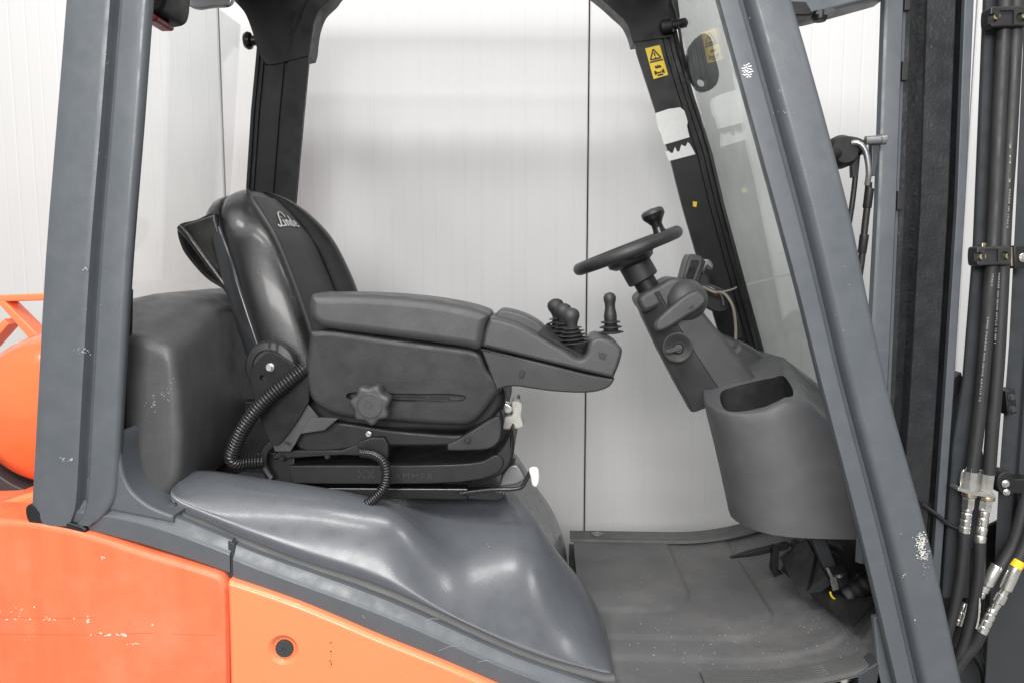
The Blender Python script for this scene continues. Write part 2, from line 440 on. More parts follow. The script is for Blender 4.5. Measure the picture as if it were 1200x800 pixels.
# ---- orange panels
def downz(pts, z):   # extend an outline straight down to height z at both ends
    return pts
def panelprism(name, top, z, Y0, Y1, m, r, xl=None, xr=None, label=None):
    poly = [(P(a[0], a[1], Y0).x, P(a[0], a[1], Y0).z) for a in smooth(top, False, 5)]
    poly += [(poly[-1][0], z), (poly[0][0], z)]
    V, Fc = prismdata(poly, Y0, Y1, r, 5); return obj(name, V, Fc, m, T, label=label)
rc = panelprism('counterweight_panel', [(-170, 606), (-60, 606), (0, 609), (36, 612), (90, 622), (180, 650), (240, 668), (258, 675), (264, 684), (266, 700), (268, 830, 0)], .28, YN - .008, YN + .10, M['orange2'], .012, label='scratched faded orange panel over the counterweight')
sp_ = panelprism('side_panel', [(270, 860, 0), (266, 700), (265, 684), (268, 680), (275, 682), (350, 708), (450, 750), (520, 778), (600, 812), (700, 850), (760, 872, 0)], .28, YN - .008, YN + .08, M['orange'], .011, label='bright orange engine side panel')
# pressed recess and its bolt
c = P(332, 761, YN - .008)
cut(sp_, [lathedata(c, (0, 1, 0), [(.034, -.01), (.030, -.001), (.024, .004), (.020, .008), (.001, .0085)], 32)])
V, Fc = join([lathedata(c + Vector((0, .008, 0)), (0, -1, 0), [(.0165, 0), (.0165, .004), (.0155, .0055), (.004, .0055), (.0035, .004), (.001, .004)], 28)])
obj('bolt', V, Fc, M['darkgrey'], sp_)
flakes('paint_chip', [(62, 724, 24, 1.2, 16, 2.0), (130, 743, 10, .9, 16, 2.6), (20, 714, 10, 2, 7, 1.6), (156, 754, 5, .8, 8, 2.2), (120, 652, 2, 1.5, 4, 2.2), (180, 731, 2, 1, 3, 2), (105, 726, 3, 1, 4, 2.2), (40, 726, 25, 9, 10, .9)], YN - .0088, M['chip'], rc)
flakes('paint_chip', [(388, 770, .8, 8, 12, 1.2)], YN - .0088, M['ink'], sp_)
def scratches(name, lines, Y, m, parent, wd=.5):
    V = []; Fc = []
    for ln in lines:
        for (a, b), (c_, d) in zip(ln, ln[1:]):
            k = len(V); L = math.hypot(c_ - a, d - b) or 1; nx_, ny_ = -(d - b) / L * wd / 2, (c_ - a) / L * wd / 2
            V += [P(a + nx_, b + ny_, Y - k * 1e-6), P(c_ + nx_, d + ny_, Y - k * 1e-6), P(c_ - nx_, d - ny_, Y - k * 1e-6), P(a - nx_, b - ny_, Y - k * 1e-6)]; Fc.append((k, k + 1, k + 2, k + 3))
    return obj(name, V, Fc, m, parent, smooth=False, wn=False, kind='stuff')
M['darkrust'] = mat('dark_rubbed_paint', (.58, .11, .05), .5, var=.3, vscale=60)
scr = [[(-5, 742), (90, 743.5), (180, 741)], [(-5, 722), (60, 724), (110, 723)], [(200, 742), (252, 744)]]
scratches('paint_scratch', scr, YN - .0084, M['darkrust'], rc, .4)
scratches('paint_scratch', [[(263.6, 690), (264.4, 720), (265.0, 760), (265.6, 820)]], YN - .0060, M['darkrust'], rc, 2.4)
# counterweight top behind the pillar, seen left of it
prism('counterweight', [(-170, 590, 0), (-20, 590), (0, 588), (24, 580), (60, 572, 0), (100, 575, 0), (100, 640, 0), (-170, 640, 0)], YN + .10, 2.2, M['orange'], T, r=.012)
prism('pillar_seal', [(30, 594), (38, 590), (52, 603), (100, 619), (100, 624), (50, 614), (34, 612)], YN - .002, YN + .03, M['dark'], T, r=.003)

scratches('paint_scratch', [[(499, 727), (506, 724), (514, 725)], [(514, 762), (526, 757), (540, 755)], [(424, 720), (428, 724)], [(560, 775), (572, 773)]], YN + .0055, M['scuffgrey'], T, .5)
# ---- engine hood (moulded cover under the seat)
lip = [(200, 582), (203, 588), (214, 597), (240, 608), (270, 622), (300, 634), (350, 653), (450, 686), (550, 731), (600, 754), (640, 769), (690, 782), (712, 787), (721, 786)]
YL = 1.385
def dense(tab): return smooth(tab, False, 6)
lipw = [P(a, b, YL) for a, b in lip]
liptab = dense([(q.x, q.z) for q in lipw])
shtab = [(P(a, b, 1.48).x, P(a, b, 1.48).z) for a, b in [(190, 553), (245, 551), (330, 565), (390, 574), (440, 587), (480, 602), (505, 622), (560, 650), (620, 680), (680, 722), (712, 760), (722, 790)]]
zs = P(560, 588, 1.60).z
FZ = G(720, 790, .67).z
pltab = [(-.75, zs + .03), (-.5, zs + .012), (-.3, zs), (-.05, zs)] + [(P(a, b, 2.08).x, P(a, b, 2.08).z) for a, b in [(612, 553), (628, 566), (642, 583), (654, 606), (662, 632)]]
shtab = dense(shtab); pltab = dense(pltab); XF = pltab[-1][0]
X0 = lipw[0].x
XS = [X0, X0 + .006, X0 + .02, X0 + .045, X0 + .08, -.5, -.44, -.38, -.33, -.28, -.235, -.19, -.14, -.08, -.03, .01, .04, .065, .085, .1, .112, .12]
XS = sorted(x for x in XS if x < XF) + [XF]
prof = []
YSs = [YL, YL + .001, YL + .006, YL + .020, YL + .045, YL + .075, 1.48, 1.505, 1.54, 1.58, 1.62, 1.68, 1.78, 1.90, 2.0, 2.06, 2.085, 2.09]
V = []; Fc = []
xlast_lip = liptab[-1][0]
for X in XS:
    for Y in YSs:
        near = 1 - sstep(1.55, 1.74, Y)
        s = (X - X0) / (XF - X0)
        Xn = X0 + s * (xlast_lip - X0)                  # the near lobe reaches further forward
        x = X + (Xn - X) * near
        zl = interp(liptab, Xn); zsh = interp(shtab, Xn); zp = interp(pltab, X)
        if Y <= 1.48:
            t = (Y - YL) / (1.48 - YL)
            z = zl + .012 + (zsh - zl - .012) * (1 - (1 - t) ** 2.3)
            if Y == YL: z = zl - .004
        elif Y <= 1.62:
            t = sstep(1.48, 1.62, Y); z = zsh + (zp - zsh) * t
        else:
            z = zp - .5 * max(0, Y - 1.98) ** 2 * 2
        wv = sstep(P(450, 600, 1.48).x, P(545, 640, 1.48).x, Xn)
        if wv > 0 and Y < 1.98:
            t = min(1, (Y - YL) / (1.74 - YL)); zc = zl + (zp - zl) * (1 - (1 - t) ** 2.6)
            if Y == YL: zc = zl - .004
            z = z * (1 - wv) + zc * wv
        # blister beside the seat rail
        b = math.exp(-((Xn + .262) / .045) ** 2 - ((Y - 1.452) / .028) ** 2); z += .028 * b
        V.append((x, Y, z))
k = len(YSs)
for i in range(len(XS) - 1):
    for j in range(k - 1): Fc.append((i * k + j, i * k + j + 1, (i + 1) * k + j + 1, (i + 1) * k + j))
b0 = len(V)                                             # skirt down at the front
for zz in (.62,):
    for j in range(k): v = V[(len(XS) - 1) * k + j]; V.append((v[0] + .006, v[1], zz))
for j in range(k - 1): Fc.append(((len(XS) - 1) * k + j, (len(XS) - 1) * k + j + 1, b0 + j + 1, b0 + j))
hood = obj('hood', V, Fc, M['hood'], T, sub=2, sharp=180, label='glossy bluish grey moulded hood under the seat')
flakes('scratch', [(575, 640, 3, 3, 3, 1.0)], 1.40, M['scuffgrey'], hood)
# ribbed rubber seal along the hood edge
seal = [(q + Vector((0, -.006, -.012))) for q in lipw]
q = resample(path3([tuple(p) for p in seal], 20), .0011)
V, Fc = tubedata(q, [.0115 * (1, .965)[(i // 2) % 2] for i in range(len(q))], 10)
V2, F2 = tubedata([p + Vector((0, -.002, -.013)) for p in q[::6]], .0035, 8)
V, Fc = join([(V, Fc), (V2, F2)])
obj('rubber_seal', V, Fc, M['mat2'], hood, sharp=60)

# ---- floor with moulded mat
def fz(X): return .668 + .75 * max(0, X - .36) ** 2
def rr(X, Y, x1, y0, r):      # signed distance to a rounded quarter region X<x1, Y>y0
    dx, dy = X - (x1 - r), (y0 + r) - Y
    return math.hypot(max(dx, 0), max(dy, 0)) + min(max(dx, dy), 0) - r
def mz(X, Y):
    z = fz(X) - .012
    for x1, y0, r in ((.34, 1.66, .10), (.50, 1.545, .10), (.66, 1.47, .14)): z += .009 * sstep(.005, -.005, rr(X, Y, x1, y0, r)) * .6
    return z
V = []; Fc = []; nx, ny = 130, 96
for i in range(nx + 1):
    for j in range(ny + 1):
        X = .08 + (.71 - .08) * i / nx; Y = 1.36 + (2.12 - 1.36) * j / ny
        V.append((X, Y, mz(X, Y)))
for i in range(nx):
    for j in range(ny): a = i * (ny + 1) + j; Fc.append((a, a + 1, a + ny + 2, a + ny + 1))
fm = obj('floor_mat', V, Fc, M['mat'], T, sharp=180, wn=False)
V = []; Fc = []
for _ in range(150):
    x = random.uniform(.17, .62); y = random.choice([random.uniform(1.42, 1.6), random.uniform(1.42, 2.05)]); k = len(V); r_ = random.uniform(.0006, .0020)
    zz = mz(x, y) + .0006
    for q in range(5): V.append((x + r_ * math.cos(q * 1.256) * random.uniform(.5, 1.2), y + r_ * math.sin(q * 1.256) * random.uniform(.5, 1.2), zz))
    Fc.append(tuple(range(k, k + 5)))
obj('grit', V, Fc, M['dirtywhite'], fm, smooth=False, wn=False, kind='stuff')
bx = join([boxdata((.38, 1.74, .60), .62, .76, .09)])
obj('floor_plate', bx[0], bx[1], M['black'], T, smooth=False)
def steps(name, px0, Yc, wd, x0, x1, zo):
    n = 24; prof = [(-.5, 0), (-.47, .008), (-.36, .009)]
    for k in range(5):
        a = -.30 + k * .14; prof += [(a, .009), (a + .02, .003), (a + .05, .003), (a + .07, .009)]
    prof += [(.47, .009), (.5, 0)]
    V = []; Fc = []; k = len(prof)
    for i in range(n + 1):
        X = x0 + (x1 - x0) * i / n
        flat = (1 - sstep(.07, .10, X - x0)) if x0 < .2 else sstep(-.10, -.07, X - x1)
        for u, h in prof:
            hh = h if abs(u) > .4 else h + (.009 - h) * flat
            V.append((X, Yc + u * wd, fz(X) + zo + hh))
    for i in range(n):
        Fc += [(i * k + j, i * k + j + 1, (i + 1) * k + j + 1, (i + 1) * k + j) for j in range(k - 1)]
    Fc += [tuple(range(k)), tuple(range(n * k, n * k + k))]
    return obj(name, V, Fc, M['mat2'], T, sharp=30)
fs = steps('step_strip', 0, 2.10, .070, P(668, 622, 2.1).x, .70, .003)
c = P(700, 621, 2.105); c.z = fz(c.x) + .012
V, Fc = lathedata(c, (0, 0, 1), [(.016, 0), (.016, .002), (.012, .004), (.005, .004), (.004, .002)], 20); obj('screw', V, Fc, M['steel'], fs)
# near step edge at the bottom right
ns = steps('step_strip', 0, 1.388, .050, .30, P(1016, 784, 1.39).x, -.010)
c = G(986, 790, fz(.62) + .01)
V, Fc = lathedata(P(988, 792, 1.385), (-.1, -.15, 1), [(.013, -.004), (.013, .003), (.010, .005), (.005, .005), (.004, .003)], 20); obj('screw', V, Fc, M['zinc'], ns)

# ---- rear shroud
def shroud():
    V = []; Fc = []; rings = []
    xr, xf = P(128, 450, 1.42).x, P(214, 480, 1.42).x
    zb, zt = P(180, 590, 1.42).z, P(175, 398, 1.42).z
    # outline (x,z) of the end face, carried through the width with a dome in the top
    Ys = [1.405, 1.4055, 1.411, 1.424, 1.46, 1.56, 1.62, 1.7, 1.8, 1.9, 2.0, 2.06, 2.09, 2.095]
    ins = [.030, .020, .007, .001, 0, 0, 0, 0, 0, 0, 0, .006, .02, .05]
    base = [(xr - .12, zb + .06), (xr + .02, zb + .03), (xr + .05, zb + .006), (xf - .060, zb - .002), (xf - .025, zb + .012), (xf - .006, zb + .05), (xf + .001, zb + .12), (xf + .003, (zb + zt) / 2), (xf - .001, zt - .06), (xf - .005, zt - .022), (xf - .016, zt - .006), (xf - .045, zt + .004), (xr + .07, zt + .014), (xr + .02, zt + .02), (xr - .12, zt + .02)]
    cx, cz = (xr + xf) / 2 - .05, (zb + zt) / 2
    for y, d in zip(Ys, ins):
        ring = []
        for x, z in base:
            t = sstep(1.42, 1.62, y)
            rise = .058 * t * (1 if z > cz + .05 else 0)
            lift = .0 * sstep(1.45, 1.75, y) * (1 if z < cz - .05 else 0)
            if z > cz + .05 and x > xf - .06: rise *= .85
            ln = max(1e-6, math.hypot(x - cx, z - cz)); x2 = x - (x - cx) / ln * d * .8; z2 = z - (z - cz) / ln * d
            ring.append((x2, y, z2 + rise + lift))
        rings.append(ring)
    n = len(base)
    for r_ in rings: V += r_
    for i in range(len(rings) - 1): Fc += bridge(n, i * n, (i + 1) * n)
    Fc += [tuple(range(n)), tuple(range((len(rings) - 1) * n, len(rings) * n))]
    o = obj('rear_shroud', V, Fc, M['shroud'], T, sub=2, sharp=180, label='rounded black plastic cover behind the seat')
    return o
sh = shroud()
flakes('scratch', [(181, 470, 1.2, 5, 9, 1.6), (192, 463, 6, 3, 9, 1.2), (200, 445, 4, 6, 7, 1.0), (172, 475, 5, 4, 5, 1.0)], 1.4045, M['scuffgrey'], sh)
prism('shroud_seam', C((140, 340), (146, 340), (143, 500), (137, 500)), YN + .06, YN + .09, M['dark'], T, r=0)

# ---- near front pillar
Lx = [(790, -190), (842, 0), (908, 240), (935, 340), (960, 440), (1012, 640), (1050, 800), (1062, 850)]
Rx = [(868, -190), (929, 0), (995, 240), (1016, 340), (1040, 450), (1092, 640), (1128, 800), (1140, 850)]
prof = [(0, .018), (0, .006), (.015, 0), (.25, 0), (.285, .003), (.305, .017), (.38, .019), (.415, .004), (.46, -.004), (.52, -.006), (.90, -.006), (.97, -.002), (1, .012), (.75, .09), (.30, .09)]
fp = strip('pillar', list(zip(Lx, Rx)), YN, prof, M['grey'], T, n=4, sharp=50, label='slanted grey front pillar on the near side')
prism('step_plate', C((1024, 724), (1031, 722), (1060, 830), (1020, 830), (1029, 780)), YN + .03, YN + .045, M['grey'], T, r=.003)
prism('step_end', C((1006, 790), (1030, 776), (1044, 840), (1006, 840)), 1.36, 1.40, M['darkgrey'], T, r=.004)
flakes('paint_scuff', [(1080, 637, 3.2, 6, 110, 1.5), (1082, 650, 2.6, 3.5, 60, 1.4), (1077, 628, 2.5, 3, 20, 1.0), (1087, 668, 2.5, 7, 12, .7), (1062, 612, 16, 14, 4, .7), (1058, 676, 1, 2, 3, 1.0), (1072, 727, 1, 2, 3, 1.0)], YN - .0068, M['chipwhite'], fp)
V = []; Fc = []
for i in range(26):                                        # dotted residue of a sticker
    a = i * 2.4; rr_ = math.sqrt(i / 26) * 8
    x, y = 876 + math.cos(a) * rr_ * .8, 83 + math.sin(a) * rr_ * 1.1; k = len(V)
    for q in ((-1.1, -.5), (.9, -.7), (1.2, .4), (-.8, .7)): V.append(P(x + q[0], y + q[1], YN - .0006))
    Fc.append((k, k + 1, k + 2, k + 3))
obj('sticker_residue', V, Fc, M['whitepaint'], fp, smooth=False, wn=False, kind='stuff')
flakes('scratch', [(912, 108, 3, 1, 4, 1.6), (925, 132, 8, .6, 8, .9), (905, 30, 10, 10, 5, .9), (985, 370, 14, 40, 8, .9)], YN - .0066, M['scuffgrey'], fp)
flakes('scratch', [(97, 410, 6, 1.2, 9, 1.6), (97, 414, 6, .8, 8, 1.4), (79, 538, 4, 1.0, 12, 2.0), (100, 316, 2, 1.2, 4, 1.8), (125, 60, 3, 30, 8, .8), (110, 250, 20, 90, 14, .8)], YN - .0036, M['scuffgrey'], rp)

# ---- far pillars and the roof rail joining them
def pprof(gs):
    out = [(.3, .08), (0, .012), (0, 0)]
    for a, b in gs: out += [(a, 0), (a + .01, .006), (b - .01, .006), (b, 0)]
    return out + [(1, 0), (1, .012), (.7, .08)]
strip('pillar', [((303, 30), (368, 26)), ((300, 66), (362, 66)), ((294, 130), (356, 130)), ((287, 240), (346, 240)), ((270, 480), (325, 480))], YF, pprof([(.06, .12), (.15, .24), (.54, .62)]), M['black'], T, label='dark rear pillar on the far side', sharp=30)
fpf = strip('pillar', [((738, 20), (790, 20)), ((746, 62), (799, 62)), ((762, 111), (813, 111)), ((784, 180), (835, 180)), ((799, 240), (849, 240)), ((828, 340), (876, 340)), ((851, 420), (898, 420)), ((880, 530), (925, 530))], YF, pprof([(.60, .66), (.72, .80), (.86, .92)]), M['black'], T, label='dark front pillar with yellow and white stickers', sharp=30)
arch = [(400, -14), (386, 0), (374, 12), (368, 26), (365, 40), (363, 58), (361, 66, 0), (322, 76, 0), (311, 76, 0), (302, 60), (296, 39), (287, 16), (279, 6), (262, -10, 0), (262, -34, 0), (790, -34, 0), (797, 20, 0), (786, 44, 0), (742, 50, 0), (738, 36), (731, 23), (721, 14), (708, 2), (688, -14, 0)]
prism('roof_rail', arch, YF - .003, YF + .07, M['black'], T, r=.002)
for a, b in [((338, 60), (352, 20)), ((352, 18), (366, -8)), ((340, 40), (346, 12))]:
    tube('rail_rib', [P(a[0], a[1], YF - .004), P((a[0] + b[0]) / 2 - 2, (a[1] + b[1]) / 2, YF - .004), P(b[0], b[1], YF - .004)], .003, M['black'], T, seg=6)
lathe('knob', P(294, 48, YF + .03), (-1, 0, 0), [(.010, -.03), (.014, -.005), (.022, 0), (.024, .008), (.020, .016), (.008, .02)], M['gloss'], T)
# roof: frame and cross slats, above the picture
zr = 2.15
xa, xb = P(120, -190, YN).x - .05, P(830, -190, YN).x + .02
rparts = join([boxdata(((xa + xb) / 2, YN + .06, zr + .04), xb - xa + .1, .10, .08), boxdata((xa, 1.74, zr + .04), .10, .72, .075), boxdata((xb, 1.74, zr + .04), .10, .72, .075)])
obj('roof_frame', rparts[0], rparts[1], M['grey'], T, smooth=False)
for i in range(9):
    x = xa + .09 + (xb - xa - .18) * i / 8
    bd = boxdata((x, 1.74, zr + .06), .062, .70, .012)
    obj('roof_slat', bd[0], bd[1], M['black'], T, smooth=False)
# stickers on the far front pillar
def sheet(name, pts, Y, m, parent, **kw):
    V = [P(a, b, Y) for a, b in pts] + [P(a, b, Y) + Vector((0, .0005, 0)) for a, b in pts]; n = len(pts)
    return obj(name, V, [tuple(range(n)), tuple(range(n, 2 * n))] + bridge(n, 0, n), m, parent, smooth=False, wn=False, **kw)
sk = sheet('warning_sticker', [(756, 57), (773, 53), (783, 88), (766, 93)], YF - .002, M['yellow'], fpf, label='yellow warning sticker')
def stq(u, v):   # sticker coordinates (0..1 across, 0..1 down)
    return (756 + 17 * u + 10 * v, 57 - 4 * u + 35.5 * v)
ink = []
def inkpoly(pts, dy=.0027):
    ink.append(([P(*stq(*p), YF - dy) for p in pts], [tuple(range(len(pts)))]))
def inkline(a, b, wd=.035):
    d = Vector(b) - Vector(a); n_ = Vector((-d.y * 2, d.x / 2)); n_ = n_.normalized() * wd if n_.length else n_
    n_ = Vector((n_.x, n_.y * .5)); inkpoly([tuple(Vector(a) + n_), tuple(Vector(b) + n_), tuple(Vector(b) - n_), tuple(Vector(a) - n_)])
for a, b in [((.5, .08), (.14, .40)), ((.14, .40), (.86, .40)), ((.86, .40), (.5, .08)), ((.04, .47), (.96, .47)), ((.5, .19), (.5, .31)), ((.5, .345), (.5, .375))]: inkline(a, b, .05)
for a, b in [((.3, .68), (.72, .68)), ((.32, .62), (.4, .68)), ((.5, .60), (.5, .68)), ((.6, .62), (.68, .68)), ((.22, .76), (.2, .90)), ((.78, .76), (.8, .90)), ((.3, .80), (.3, .88)), ((.7, .80), (.7, .88)), ((.4, .82), (.45, .88)), ((.5, .88), (.6, .82)), ((.3, .93), (.7, .93))]: inkline(a, b, .05)
V, Fc = join(ink); obj('warning_print', V, Fc, M['ink'], fpf, smooth=False, wn=False)
sheet('torn_sticker', [(768, 133), (783, 128), (797, 126), (802, 130), (806, 143), (805, 148), (808, 161), (795, 165), (778, 170), (775, 158), (771, 150)], YF - .002, M['whitepaint'], fpf, label='white remains of a peeled sticker')
tp = [(779, 177)]
for i in range(13):
    tp.append((781 + i * 2.5, 178 - i * .55 - random.uniform(-3.5, 3.5) - (3 if i % 3 == 1 else 0)))
sheet('torn_sticker', tp + [(815, 181), (784, 189)], YF - .002, M['whitepaint'], fpf, label='white torn sticker strip with a ragged top edge')
sheet('sticker_scrap', [(812, 236), (817, 237), (816, 243), (812, 242)], YF - .002, M['yellow'], fpf)
tube('cable', [P(786, 0, YF - .02), P(795, 30, YF - .03), P(800, 60, YF - .025), P(805, 80, YF - .01)], .004, M['dark'], T, seg=8)
lathe('wiper_hinge', P(788, 30, YF - .02), (.9, -.3, .1), [(.012, -.03), (.018, -.025), (.018, .0), (.012, .004), (.012, .035), (.004, .04)], M['dark'], T)

# ---- windscreen and rear window
gt, gb = P(800, 10, YF), P(905, 440, YF)
V = []
for q, y in ((gt, YF - .01), (gb, YF - .01), (gb, YN + .07), (gt, YN + .07)): V.append((q.x - .026, y, q.z))
V2 = [(v[0] + .004, v[1], v[2]) for v in V]
ws = obj('windscreen', V + V2, [(0, 1, 2, 3), (7, 6, 5, 4), (0, 4, 5, 1), (1, 5, 6, 2), (2, 6, 7, 3), (3, 7, 4, 0)], M['glass'], T, smooth=False)
ga, gb2 = P(289, 30, YF), P(262, 470, YF)
V = [(ga.x - .02, YF, ga.z), (gb2.x - .02, YF, gb2.z), (gb2.x - .02, YN + .09, gb2.z), (ga.x - .02, YN + .09, ga.z)]
V2 = [(v[0] + .004, v[1], v[2]) for v in V]
obj('rear_window', V + V2, [(0, 1, 2, 3), (7, 6, 5, 4), (0, 4, 5, 1), (1, 5, 6, 2), (2, 6, 7, 3), (3, 7, 4, 0)], M['rearglass'], T, smooth=False)
# wiper motor plate behind the top of the windscreen
wp = prism('wiper_plate', [(806, 60), (814, 46), (826, 39), (834, 46), (838, 66), (843, 88), (838, 101), (822, 106), (811, 94)], YF - .02, YF + .01, M['darkgrey'], T, r=.003)
cut(wp, [lathedata(P(825, 93, YF - .05), (0, 1, 0), [(.012, 0), (.012, .1)], 20)])

# ---- things glimpsed at the top left
prism('tail_lamp_housing', [(168, -30, 0), (196, -30, 0), (194, 0), (190, 10), (182, 14), (168, 13)], 1.5, 1.6, M['black'], T, r=.006)
prism('tail_lamp', [(168, 14), (178, 15), (184, 20), (183, 24), (176, 25), (168, 24)], 1.5, 1.57, M['redpaint'], T, r=.004)
prism('mirror', [(214, -30, 0), (214, -4), (220, 6), (230, 10), (246, 8), (270, 4), (274, -30, 0)], 1.7, 1.715, M['steel'], T, r=.003)

# ================================================================== seat
YS = 1.745
seat = prism('seat', [(330, 505), (352, 470), (400, 440), (520, 430), (575, 440), (592, 462), (585, 490), (560, 506), (480, 509), (380, 508)], 1.545, 1.955, M['dark'], T, r=.02, seg=4, label='black operator seat')
# backrest
cb, ct = P(391, 475, YS), P(298, 221, YS)
ax = Vector((ct.x - cb.x, 0, ct.z - cb.z)); LB = ax.length; ax.normalize(); nn = Vector((ax.z, 0, -ax.x))
TH = R(11); rot = Matrix.Rotation(-TH, 3, 'Z'); ax = rot @ ax; nn = rot @ nn; eu = rot @ Vector((0, 1, 0))
wt = [(0, .172), (.3, .185), (.5, .186), (.65, .180), (.78, .167), (.88, .145), (.94, .118), (.98, .085), (1, .05)]
tt = [(0, 1.0), (.5, 1.0), (.75, .88), (.9, .66), (.96, .45), (1, .2)]
bt = [(-1, -.028), (-.995, .004), (-.94, .042), (-.86, .068), (-.76, .078), (-.64, .070), (-.55, .050), (-.51, .042), (-.47, .042), (-.2, .047), (0, .049)]
bt = bt + [(-a, b) for a, b in reversed(bt[:-1])]
def curve(v): return .008 * math.sin(math.pi * min(1, v * 1.1)) - .02 * sstep(.7, 1, v)
def bk(u, v, off=0):
    return cb + ax * (LB * v) + eu * (u * (interp(wt, v) + .006)) + nn * (interp(bt, u) * interp(tt, v) + curve(v) + off)
vs = [0, .12, .25, .38, .5, .6, .7, .78, .84, .89, .93, .96, .98, .995, 1.0]
us = [a for a, _ in bt]
V = []; Fc = []; n = len(us) + 5
for v in vs:
    for u in us: V.append(bk(u, v))
    for u in (.9, .4, 0, -.4, -.9): V.append(cb + ax * (LB * v) + eu * (u * interp(wt, v)) + nn * (-.034 + curve(v)))
for i in range(len(vs) - 1): Fc += bridge(n, i * n, (i + 1) * n)
Fc += [tuple(range(n)), tuple(range((len(vs) - 1) * n, len(vs) * n))]
backrest = obj('backrest', V, Fc, M['vinyl'], seat, sub=2, sharp=180)
# welt seams either side of the centre panel
for s in (-1, 1):
    tube('seam', [bk(s * .51, v, .003) for v in (.1, .25, .4, .55, .7, .8, .88, .93, .965)], .0024, M['gloss'], seat, seg=6, n=4)
# centre panel, matt vinyl set just proud
V = []; Fc = []
pu = [-.505 + 1.01 * i / 16 for i in range(17)]; pv = [.1 + .86 * i / 40 for i in range(41)]
for v in pv:
    for u in pu: V.append(bk(u, v, .0035 if abs(u) < .48 else .0))
for i in range(len(pv) - 1):
    for j in range(len(pu) - 1): a = i * len(pu) + j; Fc.append((a, a + 1, a + len(pu) + 1, a + len(pu)))
obj('centre_panel', V, Fc, M['vinyl2'], seat, sharp=180)
# shell behind the cushion
V = []; Fc = []
ring = []
for i, v in enumerate([0, .15, .3, .45, .6, .7, .78, .85, .9, .94, .97, .99]): ring.append((interp(wt, v) + .008, v))
loop = [(-w_, v) for w_, v in ring] + [(0, 1.02)] + [(w_, v) for w_, v in reversed(ring)]
def shp(u, v, off, inn=0):
    return cb + ax * (LB * v - inn) + eu * (u * (1 - inn * 3)) + nn * (off + curve(min(v, 1)))
lay = [(-.022, .016), (-.022, .004), (-.027, .0), (-.045, -.001), (-.058, .006), (-.066, .024)]
for off, inn in lay: V += [shp(u, v, off, inn) for u, v in loop]
n = len(loop)
for i in range(len(lay) - 1): Fc += bridge(n, i * n, (i + 1) * n)
Fc += [tuple(range((len(lay) - 1) * n, len(lay) * n))]
obj('back_shell', V, Fc, M['shell'], seat, sharp=70)
# script lettering on the backrest: strokes on a 0..10 x 0..6 field
strokes = [[(.2, .9), (.0, .4), (.5, .0), (1.1, .5), (1.7, 2.2), (2.3, 4.4), (3.2, 5.9), (4.4, 6.2), (5.2, 5.3), (5.2, 4.2)], [(1.2, .7), (1.8, .25), (2.5, .5), (3.0, .9)],
           [(3.1, 2.9), (3.2, 1.2), (3.35, .4)], [(3.1, 3.8), (3.15, 4.1)], [(4.2, 2.9), (4.25, .4)], [(4.25, 2.0), (4.7, 2.9), (5.2, 2.7), (5.35, 1.6), (5.4, .4)],
           [(7.2, 2.5), (6.6, 3.0), (6.15, 2.2), (6.2, .9), (6.7, .4), (7.2, 1.1)], [(7.15, 5.0), (7.2, 3.0), (7.3, 1.0), (7.55, .5)],
           [(8.4, 1.7), (9.3, 2.0), (9.2, 2.9), (8.6, 2.9), (8.3, 1.7), (8.55, .6), (9.2, .5), (9.8, 1.2)]]
pts3 = []
data = []
def lg(x, y): return bk(-.28 + (x + .12 * y) * .058, .80 + y * .0128, .0055)
for s in strokes:
    ss = smooth([p for p in s], False, 4); V = []; Fc = []
    for i, p in enumerate(ss):
        a = Vector(ss[max(i - 1, 0)]); b = Vector(ss[min(i + 1, len(ss) - 1)]); d = (b - a); d = d.normalized() if d.length else Vector((1, 0))
        wd = .15 + .13 * abs(d.y); nr = Vector((-d.y, d.x)) * wd
        V += [lg(p[0] + nr.x, p[1] + nr.y), lg(p[0] - nr.x, p[1] - nr.y)]
    Fc = [(2 * i, 2 * i + 1, 2 * i + 3, 2 * i + 2) for i in range(len(ss) - 1)]
    data.append((V, Fc))
V, Fc = join(data); obj('seat_lettering', V, Fc, M['print'], seat, smooth=False, wn=False)
# vinyl pouch hanging behind the backrest
loopp = [(209, 265), (230, 258), (251, 251), (258, 275), (268, 310), (279, 350), (262, 339), (243, 327), (225, 308), (213, 290)]
out = pxpoly(loopp, 1.63); inn_ = inset(out, .007); n = len(out); V = []; Fc = []
for q, y in ((out, 1.63), (out, 1.88), (inn_, 1.88), (inn_, 1.63)): V += [(a[0], y, a[1]) for a in q]
Fc = bridge(n, 0, n) + bridge(n, n, 2 * n) + bridge(n, 2 * n, 3 * n) + bridge(n, 3 * n, 0)
obj('pouch', V, Fc, M['leather'], seat, sharp=60)
prism('pouch_flap', [(213, 264, 0), (251, 251, 0), (262, 290), (272, 330), (277, 352, 0), (262, 330), (243, 306), (228, 284)], 1.615, 1.64, M['leather'], seat, r=.006)
tube('pouch_piping', [P(211, 266, 1.612), P(220, 276, 1.608), P(232, 292, 1.61), (P(246, 311, 1.612)), P(262, 332, 1.612), P(275, 352, 1.615)], .0075, M['vinyl'], seat, seg=10)
